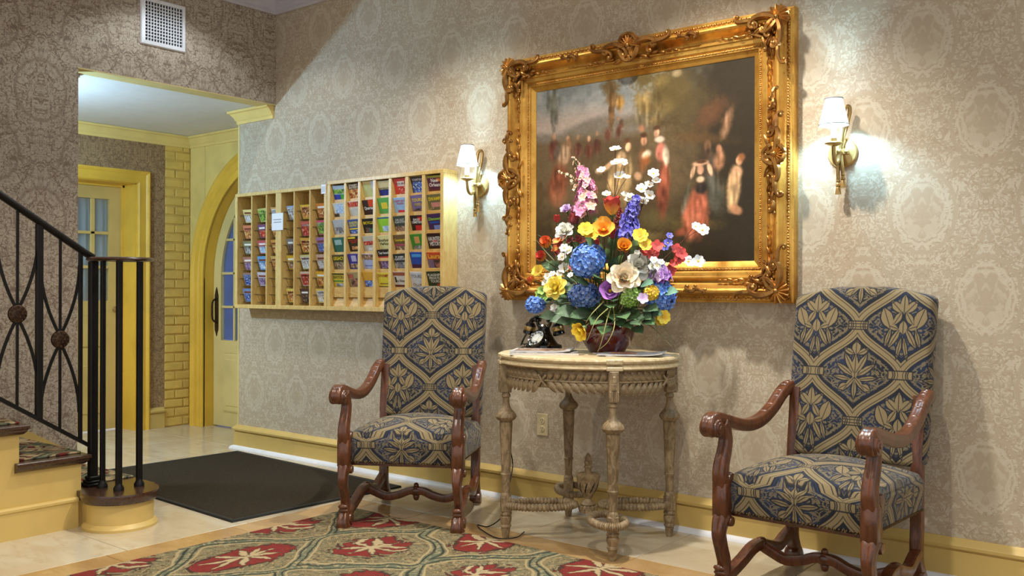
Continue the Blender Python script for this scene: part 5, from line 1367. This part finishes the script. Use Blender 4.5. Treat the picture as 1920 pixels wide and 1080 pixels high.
mw = lambda k, sc=18: photo_mat(k+'_big', PH[k], sc)
magazine('grey-blue magazine at the bottom of the left pile on the table', 2.69, -.56, .66, .30, .20, .009, ZT+.0005, [mw('grey')])
magazine('glossy brown magazine on top of the left pile before the telephone', 2.66, -.53, .50, .27, .20, .005, ZT+.0100, [mw('white'), ((.05, .1, .9, .9), mw('street'))], .04)
magazine('white magazine with orange picture at the right end of the table', 3.02, -.36, .9, .29, .21, .004, ZT+.0005, [pm('white_gloss', (220, 220, 228), .25), ((.1, .3, .6, .8), mw('warm', 12))], .0)
magazine('open pale magazine with curled corner over the right table edge', 3.05, -.40, .42, .28, .20, .003, ZT+.0050, [pm('white_gloss', (220, 220, 228), .25), ((.15, .45, .55, .9), photo_mat('orange_ad', ((214, 90, 40), (230, 150, 80), (236, 226, 214)), 14))], .06)

# ================================================================== FLOWER ARRANGEMENT
VC = Vector((2.845, -.285, ZT))
va = thing('vase', 'glossy oxblood red ceramic bowl vase on the console table holding the flowers', 'vase', VC)
m_ox = pm('oxblood_glaze', (88, 22, 16), .1, var=.25, vs=14, spec=.7, coat=.6)
MB().lathe([(.0, .0), (.080, .0), (.085, .005), (.086, .010), (.104, .035), (.119, .066), (.126, .092), (.126, .108), (.121, .122), (.117, .127), (.122, .133), (.122, .139), (.116, .139), (.110, .125), (.112, .10), (.09, .04), (.0, .03)], 48).build('bowl', m_ox, va, 40)
MB().lathe([(.0, .10), (.112, .11), (.0, .135)], 24, caps=(False, False)).build('moss', pm('dark_moss', (40, 46, 24), .95, bmp=.8, bs=80), va, 40)
P0 = VC+Vector((0, 0, .130))
_pet = {}
FS = 1.32
def petal_mat(name, c0, c1, rough=.55):
    key = 'petal_'+name
    if key in _pm: return _pm[key]
    m, nt, b = newmat(key, rough, spec=.3); v, u_, v_, w_ = coords(nt, 'UV'); vo, x, y, z = coords(nt)
    f = u_.step(.05, .85); c = mixc(nt, lin(*c0), lin(*c1), f)
    c = mixc(nt, c, mixc(nt, c, lin(255, 255, 250), .18), noise(nt, vo, 70, 2, .6).step(.4, .7)); setc(nt, b, c)
    b.inputs['Subsurface Weight'].default_value = .0; _pm[key] = m; return m
PM = {'white': petal_mat('white', (236, 232, 214), (240, 240, 238)), 'yellow': petal_mat('yellow', (222, 170, 20), (244, 214, 30)), 'gold': petal_mat('gold', (226, 120, 14), (244, 178, 24)), 'orange': petal_mat('orange', (240, 180, 40), (224, 96, 24)),
      'red': petal_mat('red', (170, 20, 20), (204, 36, 26)), 'redyel': petal_mat('redyel', (236, 170, 40), (206, 34, 20)), 'crimson': petal_mat('crimson', (110, 12, 20), (160, 20, 30)), 'blue': petal_mat('blue', (54, 96, 190), (104, 156, 236)), 'blue2': petal_mat('blue2', (44, 72, 140), (84, 124, 196)),
      'indigo': petal_mat('indigo', (56, 48, 150), (104, 100, 216)), 'purple': petal_mat('purple', (70, 30, 100), (172, 104, 200)), 'lilac': petal_mat('lilac', (196, 160, 206), (206, 180, 220)), 'pink': petal_mat('pink', (206, 110, 160), (222, 150, 190)), 'peach': petal_mat('peach', (230, 170, 140), (240, 200, 180)),
      'cream': petal_mat('cream', (214, 176, 130), (240, 226, 196)), 'pale': petal_mat('pale', (214, 210, 190), (232, 232, 222)), 'lemon': petal_mat('lemon', (230, 200, 60), (246, 228, 96)), 'green': petal_mat('green', (90, 134, 44), (160, 200, 84))}
m_leafs = [petal_mat('leaf%d' % k, c, d, .45) for k, (c, d) in enumerate([((40, 74, 34), (68, 112, 52)), ((32, 60, 30), (52, 92, 46)), ((70, 98, 42), (110, 140, 66)), ((50, 96, 78), (100, 150, 124))])]
m_stem = pm('flower_stem', (74, 92, 40), .6, var=.2, vs=30); m_twig = pm('brown_twig', (96, 58, 44), .7); m_eye = pm('yellow_flower_eye', (226, 180, 30), .7, bmp=.8, bs=200)
m_grass = pm('grass_blade', (150, 148, 84), .6, var=.15, vs=10)
def petal(mat, shape, curl=.3, cup=.3):
    key = (mat.name, shape, curl, cup)
    if key in _pet: return _pet[key]
    def w_(a):
        if shape == 'round': return .46*math.sin(PI*min(1, .12+.80*a))**.75
        if shape == 'long': return .22*math.sin(PI*min(1, .08+.88*a))**.8
        if shape == 'leaf': return .30*math.sin(PI*min(.995, .03+.965*a))*(1-.35*a)
        return .40*math.sin(PI*min(.99, .10+.87*a))
    def fn(a, c):
        y = (2*c-1)*w_(a); return (a, y, curl*a*a+cup*y*y*4*.5+.03*math.sin(9*a+5*c)*a)
    mb = MB(); mb.grid(fn, 5, 4); _pet[key] = mb.mesh('petal' if shape != 'leaf' else 'leaf', mat, 80); return _pet[key]
def ring(t, M, n, L, mat, shape, tilt, curl, cup, phase=0, r0=0, name='petal', wsc=1, jit=.08):
    me = petal(mat, shape, curl, cup)
    for k in range(n):
        a = 2*PI*k/n+phase+rnd.uniform(-jit, jit); s_ = L*rnd.uniform(.92, 1.06)
        s_ *= FS
        inst(name, me, t, M @ Matrix.Rotation(a, 4, 'Z') @ Matrix.Translation((r0, 0, 0)) @ Matrix.Rotation(-(tilt+rnd.uniform(-jit, jit)), 4, 'Y') @ Matrix.Diagonal((s_, s_*wsc, s_, 1)))
def fthing(name, label, px, py, y, cat='flower', group='flowers in the red vase'):
    t = thing(name, label, cat, P0, 0, group); p = at(px, py, y)-P0; return t, p
def stem(t, p, mat=None, r=.0028, frm=None):
    a = frm or Vector((p.x*.10, p.y*.10, -.02)); mid = a.lerp(p, .5)+Vector((p.x*.04, p.y*.04, .05+.02*abs(p.z))); mid.z = min(mid.z, max(a.z, p.z)+.03)
    mb = MB(); mb.tube(bez([a, mid, p], 7), r, 6); mb.build('stem', mat or m_stem, t, 60)
def face(p, out=.5, cam_=.8, up=.25):
    d = Vector((p.x, p.y, p.z*.6-.05)); d = d.normalized() if d.length else Vector((0, -1, 0)); c = Vector((.5, -.85, 0)); return (d*out+c*cam_+Vector((0, 0, up))).normalized()
def rose(label, px, py, y, R, mat, name='rose', dirv=None, layers=3):
    t, p = fthing(name, label, px, py, y); stem(t, p); M = frame_m(p, dirv or face(p))
    ring(t, M, 4, R*.62, mat, 'round', 1.35, .1, .9, 0, R*.02); ring(t, M, 5, R*.85, mat, 'round', 1.05, .15, .7, .4, R*.04)
    if layers > 2: ring(t, M, 6, R*1.0, mat, 'round', .62, .05, .5, .1, R*.05)
    if layers > 3: ring(t, M, 7, R*1.08, mat, 'round', .30, -.1, .4, .5, R*.05)
    ring(t, M, 3, R*.46, mat, 'round', 1.5, .0, 1.4, .7, R*.0)
    mb = MB(); mb.ball((0, 0, R*.28), R*.2, 8, (1, 1, 1.3), M); mb.build('bud', mat, t, 60)
    mb = MB(); mb.ball((0, 0, -R*.12), R*.3, 8, m=M); mb.build('calyx', m_leafs[2], t, 60); return t
def poppy(label, px, py, y, R, mat, name='poppy', dirv=None, n=5, tilt=.75):
    t, p = fthing(name, label, px, py, y); stem(t, p); M = frame_m(p, dirv or face(p)); ring(t, M, n, R, mat, 'round', tilt, .2, .5, 0, .002, wsc=1.25); ring(t, M, 3, R*.75, mat, 'round', tilt+.35, .2, .6, .5, .002, wsc=1.1)
    mb = MB(); mb.ball((0, 0, R*.15), R*.2, 8, m=M); mb.build('flower_eye', m_eye, t, 60)
def tulip(label, px, py, y, R, mat, name='tulip', dirv=(.1, -.2, 1)):
    t, p = fthing(name, label, px, py, y); q = Vector(dirv).normalized(); stem(t, p-q*R*.9); M = frame_m(p-q*R*.9, q)
    ring(t, M, 3, R*1.9, mat, 'oval', 1.40, -.12, .9, 0, R*.30, wsc=1.15); ring(t, M, 3, R*1.85, mat, 'oval', 1.36, -.10, .9, PI/3, R*.36, wsc=1.15)
    mb = MB(); mb.ball((0, 0, 0), R*.5, 8, (1, 1, .6), M); mb.build('receptacle', m_leafs[2], t, 60)
def daisies(label, pts, y, R, mat, name, eye=True, n=6, cat='flower', twig=False, hub=None):
    "several small open blooms on one branching stem"
    cx = sum(q[0] for q in pts)/len(pts); cy = sum(q[1] for q in pts)/len(pts); t, pc = fthing(name, label, cx, cy, y, cat)
    base = (at(hub[0], hub[1], hub[2] if len(hub) > 2 else y)-P0) if hub else pc-Vector((0, 0, .02)); stem(t, base, m_twig if twig else m_stem, .0022)
    for i, q in enumerate(pts):
        p = at(q[0], q[1], y+rnd.uniform(-.015, .015))-P0; mb = MB(); mb.tube(bez([base, base.lerp(p, .55)+Vector((0, 0, .008)), p], 5), .0013, 5); mb.build('twig', m_twig if twig else m_stem, t, 60)
        r_ = R*(q[2] if len(q) > 2 else 1); M = frame_m(p, face(p)+Vector((rnd.uniform(-.3, .3), 0, rnd.uniform(-.2, .3)))); ring(t, M, n, r_, mat, 'round', .25, .1, .2, rnd.random(), .001)
        if eye: mb = MB(); mb.ball((0, 0, .0015), r_*.26, 6, (1, 1, .6), M); mb.build('flower_eye', m_eye, t, 60)
    return t
def cluster(label, px, py, y, R, mat, name='hydrangea', nf=80, fs=.020, sc=(1, 1, 1), npet=4, squash=1):
    t, p = fthing(name, label, px, py, y); stem(t, p); mb = MB()
    for k in range(nf):
        z = 1-2*(k+.5)/nf; a = k*2.39996; r_ = math.sqrt(1-z*z); d = Vector((r_*math.cos(a), r_*math.sin(a), z)); c = p+Vector((d.x*R*sc[0], d.y*R*sc[1], d.z*R*sc[2]))*rnd.uniform(.86, 1.06)
        M = frame_m(c, d+Vector((rnd.uniform(-.3, .3),)*3), rnd.random()*6)
        for j in range(npet):
            b_ = 2*PI*j/npet; L = fs*rnd.uniform(.85, 1.15); q = M @ Matrix.Rotation(b_, 4, 'Z')
            mb.add([q @ Vector(w_) for w_ in ((0, 0, 0), (L*.55, -L*.45, .0025), (L, 0, .004), (L*.55, L*.45, .0025), (L*.5, 0, .0008))], [(0, 1, 4), (1, 2, 4), (2, 3, 4), (3, 0, 4)], [(0, 0), (.6, 0), (1, .5), (.6, 1), (.4, .5)])
    mb.build('floret_cluster', mat, t, 0, kind='stuff'); mb = MB(); mb.ball(p, R*.82, 12, sc); mb.build('flower_head_core', m_leafs[0] if mat.name != 'petal_green' else m_leafs[2], t, 60); return t
def spike(label, pts, y, fs, mats, name, nf=46, w_=.05):
    "upright flower spike with florets crowded along the stem; pts = px path from top to bottom"
    t, p = fthing(name, label, pts[-1][0], pts[-1][1], y); stem(t, p); path = bez([at(q[0], q[1], y)-P0 for q in pts], 6)
    mb = MB(); mb.tube(path, .0022, 6); mb.build('spike_stem', m_stem, t, 60)
    for mi, mat in enumerate(mats):
        mb = MB()
        for k in range(nf):
            s_ = (k+rnd.random())/nf; c = path[int(s_*(len(path)-1))]; a = rnd.random()*2*PI; rr = w_*(.25+.75*s_)*rnd.uniform(.5, 1); d = Vector((math.cos(a), math.sin(a)-.3, .35)).normalized(); q0 = c+Vector((d.x*rr, d.y*rr*.7, d.z*rr*.4))
            M = frame_m(q0, d, rnd.random()*6)
            for j in range(5):
                L = fs*(.6+.5*s_)*rnd.uniform(.85, 1.15); q = M @ Matrix.Rotation(2*PI*j/5, 4, 'Z')
                mb.add([q @ Vector(v_) for v_ in ((0, 0, 0), (L*.6, -L*.42, .004), (L, 0, .003), (L*.6, L*.42, .004), (L*.5, 0, .001))], [(0, 1, 4), (1, 2, 4), (2, 3, 4), (3, 0, 4)], [(0, 0), (.6, 0), (1, .5), (.6, 1), (.4, .5)])
        mb.build('florets', mat, t, 0, kind='stuff')
    return t
def leafspray(label, pts, y, L, mat, name='leaf_spray', dirs=None):
    t, p = fthing(name, label, pts[0][0], pts[0][1], y, 'leaves', 'greenery in the red vase'); me = petal(mat, 'leaf', -.25, .35)
    for i, q in enumerate(pts):
        c = at(q[0], q[1], y+rnd.uniform(-.03, .03))-P0; d = Vector((c.x, c.y-.06, c.z*.5-.02)).normalized(); base = c-d*L*.5; mb = MB(); mb.tube(bez([Vector((base.x*.1, base.y*.1, -.02)), base*.6+Vector((0, 0, .02)), base], 5), .002, 5); mb.build('leaf_stalk', m_stem, t, 60)
        nrm = Vector((.4, -.75, .55)); sd = nrm.cross(d).normalized(); n2 = d.cross(sd); s_ = 1.3*L*(q[2] if len(q) > 2 else 1)
        inst('leaf', me, t, Matrix(((d.x*s_, sd.x*s_*1.25, n2.x*s_, base.x), (d.y*s_, sd.y*s_*1.25, n2.y*s_, base.y), (d.z*s_, sd.z*s_*1.25, n2.z*s_, base.z), (0, 0, 0, 1))))
# -- big heads
cluster('large bright blue hydrangea head at the middle of the bouquet', 1103, 489, -.45, .075, PM['blue'], nf=110, fs=.022)
cluster('dull blue hydrangea head below the large bright one', 1096, 553, -.43, .062, PM['blue2'], nf=90, fs=.02, sc=(1.15, 1, .85))
cluster('small blue hydrangea drooping at the far left edge above the telephone', 1004, 572, -.40, .040, PM['blue'], nf=50, fs=.02, sc=(1.1, 1, .9))
cluster('blue hydrangea head at the lower right of the bouquet', 1238, 556, -.35, .062, PM['blue'], nf=90, fs=.022, sc=(1, 1, 1.1))
cluster('feathery green flower head right of the purple bloom', 1181, 556, -.44, .044, PM['green'], 'green_cluster', nf=110, fs=.014)
cluster('yellow button flower cluster before the right blue hydrangea', 1221, 549, -.43, .028, PM['yellow'], 'yellow_cluster', nf=50, fs=.014)
rose('cream peach peony with ruffled petals at centre right', 1169, 523, -.46, .050, PM['cream'], 'peony', layers=4)
rose('white peony behind the cream one', 1196, 500, -.38, .046, PM['pale'], 'peony', layers=4)
rose('yellow rose at the left of the bouquet beside the blue hydrangea', 1044, 541, -.45, .042, PM['lemon'], layers=4)
rose('white drooping bloom under the yellow rose', 1042, 570, -.44, .034, PM['white'], 'white_bloom', dirv=Vector((-.1, -.5, -.8)), layers=2)
rose('yellow rose hanging over the rim of the red vase', 1094, 616, -.50, .042, PM['yellow'], dirv=Vector((-.1, -.8, -.4)), layers=3)
rose('pale lilac-white bloom at the upper left', 1060, 435, -.36, .034, PM['pale'], 'carnation', layers=4)
rose('lavender scabious at the left of the pink stock spike', 1063, 396, -.32, .026, PM['lilac'], 'scabious', layers=3)
poppy('large yellow poppy facing forward left of the tulip', 1132, 433, -.42, .046, PM['gold'], n=4, tilt=.5)
poppy('orange-yellow poppy right of the blue hydrangea', 1169, 466, -.44, .040, PM['gold'], tilt=.8)
poppy('purple lisianthus with dark throat below the hydrangea', 1144, 546, -.48, .042, PM['purple'], 'lisianthus', n=6, tilt=.5)
poppy('orange parrot tulip bloom at the left edge of the bouquet', 1029, 460, -.38, .038, PM['orange'], 'orange_bloom', tilt=1.0)
poppy('red and orange bloom at the left edge under the orange one', 1020, 485, -.40, .034, PM['redyel'], 'orange_bloom', tilt=1.0)
poppy('orange-red bud at the far left above the small blue hydrangea', 1000, 527, -.40, .026, PM['orange'], 'orange_bud', tilt=1.25)
tulip('red tulip with yellow base at the top centre', 1148, 390, -.40, .034, PM['redyel'])
tulip('dark red tulip half hidden left of the pink spike', 1077, 414, -.34, .022, PM['crimson'], dirv=(-.4, -.2, 1))
tulip('small red tulip below the large yellow poppy', 1149, 441, -.37, .018, PM['red'])
tulip('small red tulip behind the blue hydrangea', 1116, 458, -.36, .018, PM['red'])
tulip('small scarlet bud at the upper left beside the frame', 1044, 412, -.30, .016, PM['red'], 'scarlet_bud')
# -- spikes
spike('pink stock spike rising at the upper left', [(1090, 316), (1100, 345), (1100, 375), (1098, 408)], -.34, .024, [PM['pink'], PM['pink'], PM['peach']], 'stock_spike', 36, .085)
spike('pale buds spike leaning left beside the pink stock', [(1074, 296), (1086, 322), (1092, 355)], -.31, .010, [PM['peach']], 'bud_spike', 20, .035)
spike('thin budding spike at the left of the pink stock', [(1048, 322), (1068, 332), (1082, 360)], -.30, .010, [PM['cream']], 'bud_spike', 16, .026)
spike('violet-blue delphinium spike right of the tulip', [(1192, 372), (1184, 398), (1178, 425), (1176, 450)], -.38, .026, [PM['indigo'], PM['indigo']], 'delphinium_spike', 30, .062)
spike('lavender stock spike at the right side', [(1234, 492), (1238, 508), (1240, 526)], -.36, .025, [PM['purple'], PM['lilac']], 'stock_spike', 26, .055)
spike('dark red filler spike behind the tulip', [(1163, 392), (1160, 414), (1156, 436)], -.33, .012, [PM['crimson']], 'red_filler', 34, .028)
# -- sprays of small blooms
daisies('tall white blossom twig crossing the painting', [(1154, 281, 1), (1156, 306, 1.05), (1168, 305, .8), (1162, 331, 1.15), (1176, 333, .6), (1128, 320, .8), (1137, 365, .8)], -.30, .021, PM['white'], 'blossom_twig', twig=True, hub=(1152, 375))
daisies('white blossom twig curving up to the right of the tulip', [(1225, 326), (1230, 340, .8), (1202, 355), (1217, 347, .8), (1217, 367), (1205, 378)], -.30, .021, PM['white'], 'blossom_twig', twig=True, hub=(1202, 392))
daisies('white blossom cluster behind the red tulip', [(1172, 366, .8), (1182, 368, .8), (1178, 375, .8)], -.30, .018, PM['pale'], 'blossom_twig', hub=(1176, 385))
daisies('long white blossom twig reaching far right across the painting', [(1304, 425, .85), (1317, 432, 1.1)], -.24, .020, PM['white'], 'blossom_twig', twig=True, hub=(1285, 448))
daisies('white blossom twig at the right over the frame bottom', [(1290, 491, 1.1), (1309, 490, 1.1)], -.24, .020, PM['white'], 'blossom_twig', twig=True, hub=(1270, 488))
daisies('white narcissus cluster left of the blue hydrangea', [(1058, 466), (1068, 470), (1054, 482), (1058, 503, 1.2), (1050, 512, .8), (1070, 516, .7)], -.43, .017, PM['white'], 'narcissus_stem', hub=(1060, 520))
daisies('small white flowers at the lower left beside the yellow rose', [(1026, 518), (1032, 526), (1022, 530), (1036, 514)], -.42, .013, PM['pale'], 'white_filler', hub=(1034, 545))
daisies('white flowers above the white peony', [(1199, 480, 1.2), (1214, 488)], -.36, .019, PM['pale'], 'narcissus_stem', hub=(1200, 500))
daisies('small white stars at the right before the lavender spike', [(1226, 488), (1232, 498), (1222, 500), (1240, 492, .8)], -.42, .014, PM['white'], 'white_filler', hub=(1225, 520))
daisies('pair of yellow daisies left of the large yellow poppy', [(1098, 432, 1.15), (1110, 441)], -.42, .025, PM['yellow'], 'yellow_daisy', n=8, hub=(1106, 460))
daisies('pair of yellow daisies at the upper right', [(1200, 443, 1.1), (1208, 458)], -.40, .025, PM['yellow'], 'yellow_daisy', n=8, hub=(1200, 480))
daisies('yellow daisy at the far left edge', [(1009, 509)], -.40, .023, PM['yellow'], 'yellow_daisy', n=8, hub=(1020, 530))
daisies('drooping yellow daisy at the lower right under the hydrangea', [(1243, 594, 1), (1238, 602, .8)], -.36, .024, PM['yellow'], 'yellow_daisy', n=8, hub=(1225, 590))
daisies('red blossom cluster at the right centre', [(1212, 472), (1222, 466, 1.2), (1232, 462), (1224, 478)], -.38, .022, PM['red'], 'red_blossom', False, 5, hub=(1215, 500))
daisies('red blossom cluster at the far right', [(1268, 468), (1276, 476, 1.1), (1272, 484)], -.30, .021, PM['red'], 'red_blossom', False, 5, hub=(1250, 490))
daisies('red blossoms beside the lavender spike at the right', [(1256, 508, 1.1), (1262, 495, .8)], -.33, .020, PM['red'], 'red_blossom', False, 5, hub=(1240, 520))
daisies('small violet flowers at the right above the red blossoms', [(1246, 462), (1255, 443, .8), (1252, 456)], -.33, .016, PM['indigo'], 'violet_filler', hub=(1245, 480))
daisies('red-orange small flowers left of the narcissus', [(1050, 458), (1046, 474), (1072, 502)], -.37, .014, PM['red'], 'red_filler', False, 5, hub=(1058, 500))
daisies('lilac bud right under the green feathery head', [(1205, 560)], -.46, .020, PM['lilac'], 'lilac_bud', False, 5, hub=(1195, 580))
# -- greenery
leafspray('broad dark green leaves around the blue hydrangea', [(1140, 508, 1), (1124, 518, .9), (1096, 528, .8), (1110, 455, .8)], -.46, .075, m_leafs[0], 'hydrangea_leaves')
leafspray('broad leaves hanging at the lower left over the table', [(1072, 582, 1.1), (1055, 596, .9), (1088, 588, .9), (1030, 590, .8)], -.46, .085, m_leafs[1], 'hydrangea_leaves')
leafspray('dark leaves over the front rim of the vase', [(1135, 612, 1.1), (1150, 590, 1), (1120, 598, 1), (1168, 588, 1), (1145, 570, .9)], -.47, .08, m_leafs[0], 'hydrangea_leaves')
leafspray('leaves at the lower right above the vase', [(1205, 590, 1), (1190, 600, .9), (1216, 575, 1), (1228, 585, .8)], -.44, .08, m_leafs[1], 'hydrangea_leaves')
leafspray('teal green leaf beside the right blue hydrangea', [(1254, 545, .9), (1209, 530, 1)], -.40, .07, m_leafs[3], 'hydrangea_leaves')
leafspray('green leaves between the daisies at the top of the bouquet', [(1122, 465, .8), (1185, 470, .8), (1160, 490, .9), (1140, 475, .7), (1085, 460, .8)], -.34, .07, m_leafs[2], 'hydrangea_leaves')
leafspray('dark leaves filling the left flank of the bouquet', [(1040, 500, 1), (1030, 550, 1), (1060, 560, 1), (1080, 520, 1), (1020, 560, .9), (1075, 490, .9)], -.34, .085, m_leafs[0], 'hydrangea_leaves')
leafspray('dark leaves filling the right flank of the bouquet', [(1200, 540, 1), (1180, 580, 1), (1215, 510, .9), (1225, 530, .9), (1160, 550, 1), (1130, 575, 1)], -.32, .085, m_leafs[1], 'hydrangea_leaves')
leafspray('mid green leaves deep in the middle of the bouquet', [(1130, 530, 1), (1150, 505, 1), (1085, 545, 1), (1115, 570, 1), (1175, 545, 1), (1190, 520, .9), (1060, 530, .9), (1150, 560, 1)], -.36, .09, m_leafs[1], 'hydrangea_leaves')
leafspray('olive leaves around the upper flowers', [(1080, 440, .8), (1120, 420, .8), (1165, 440, .8), (1150, 455, .9), (1190, 455, .8), (1100, 455, .8), (1065, 460, .8), (1215, 480, .8)], -.31, .075, m_leafs[2], 'hydrangea_leaves')
leafspray('drooping leaves at the lower left beside the vase', [(1050, 580, .9), (1066, 600, .8), (1100, 580, .9), (1085, 605, .8), (1110, 590, 1)], -.42, .085, m_leafs[0], 'hydrangea_leaves')
leafspray('drooping leaves at the lower right beside the vase', [(1175, 605, .9), (1195, 615, .8), (1160, 600, 1), (1215, 600, .8), (1185, 590, 1)], -.42, .085, m_leafs[0], 'hydrangea_leaves')
daisies('orange wallflowers left of the narcissus', [(1046, 452, 1.1), (1054, 448), (1044, 466)], -.40, .019, PM['orange'], 'orange_filler', False, 5, hub=(1052, 480))
daisies('crimson small flowers between the white bloom and the poppy', [(1070, 452), (1082, 448), (1092, 452)], -.35, .018, PM['crimson'], 'red_filler', False, 5, hub=(1085, 470))
daisies('yellow-green small flowers at the left flank', [(1016, 545), (1024, 556), (1012, 552)], -.38, .018, PM['green'], 'green_filler', False, 5, hub=(1030, 560))
def blades(label, L_, mat=m_grass):
    t = thing('grass_blades', label, 'grass', P0, 0, 'greenery in the red vase')
    for pts in L_:
        path = bez([at(a, b_, y)-P0 for a, b_, y in pts], 7); k = len(path)
        MB().sweep(path, [(-.0026, 0), (0, .0008), (.0026, 0), (0, -.0008)], scale=[1.1-.95*(i/(k-1)) for i in range(k)], up=(.4, -.8, .3)).build('blade', mat, t, 60)
blades('pale grass blades bending down over the front of the vase', [[(1146, 575, -.44), (1138, 600, -.52), (1128, 640, -.55), (1120, 662, -.56)], [(1150, 575, -.44), (1152, 610, -.52), (1140, 640, -.55), (1120, 658, -.57)], [(1140, 578, -.44), (1118, 600, -.52), (1100, 640, -.56)], [(1132, 565, -.44), (1110, 588, -.50), (1098, 606, -.52)]])
blades('long grass blades drooping at the right to the table edge', [[(1200, 600, -.36), (1225, 615, -.34), (1250, 640, -.36), (1262, 652, -.40)], [(1225, 590, -.34), (1250, 620, -.32), (1266, 650, -.36)], [(1215, 590, -.34), (1230, 610, -.32), (1232, 640, -.36)]], pm('olive_blade', (104, 106, 60), .6))
blades('fine dark grass blades fanning out at the left', [[(1050, 500, -.34), (1022, 470, -.30), (1004, 448, -.28)], [(1050, 505, -.34), (1015, 480, -.30), (1002, 466, -.28)], [(1055, 510, -.36), (1030, 455, -.30), (1008, 440, -.26)]], pm('olive_blade', (104, 106, 60), .6))

# ================================================================== recessed ceiling lamps (above the picture's upper edge; some added for fill)
for (x_, y_, z_) in LAMPS:
    top = ZC if z_ > 2.5 else ZV
    names = {(.5, -.85): 'round recessed ceiling lamp near the wall corner', (3.26, -.85): 'round recessed ceiling lamp above the console table', (1.85, -.95): 'round recessed ceiling lamp above the left armchair', (4.9, -.85): 'round recessed ceiling lamp right of the right armchair', (1.9, -2.6): 'added unseen ceiling lamp for general light over the carpet left', (4.1, -2.6): 'added unseen ceiling lamp for general light over the carpet right', (-1.0, -1.9): 'added unseen ceiling lamp giving warm fill inside the vestibule'}
    t = thing('ceiling_lamp', names[(round(x_, 2), round(y_, 2))], 'lamp', (x_, y_, top), 0, 'recessed ceiling lamps')
    MB().lathe([(.055, -.001), (.055, -.012), (.075, -.010), (.082, -.001)], 28, caps=(False, False)).build('trim_ring', m_white, t)
    MB().lathe([(.0, -.004), (.054, -.003), (.055, -.001)], 28, caps=(False, False)).build('lens', m_lens, t)

t = thing('pendant_lamp', 'bare bulb pendant lamp hanging from the vestibule ceiling behind the taupe wall', 'lamp', (-.62, -1.75, ZV))
MB().lathe([(0, -.001), (.05, -.001), (.05, -.015), (.01, -.025), (.005, -.03), (.005, -.28), (.03, -.29), (.03, -.31)], 20).build('stem', m_brass, t)
MB().ball((0, 0, -.332), .026, 16).build('bulb', m_lens, t, 80)
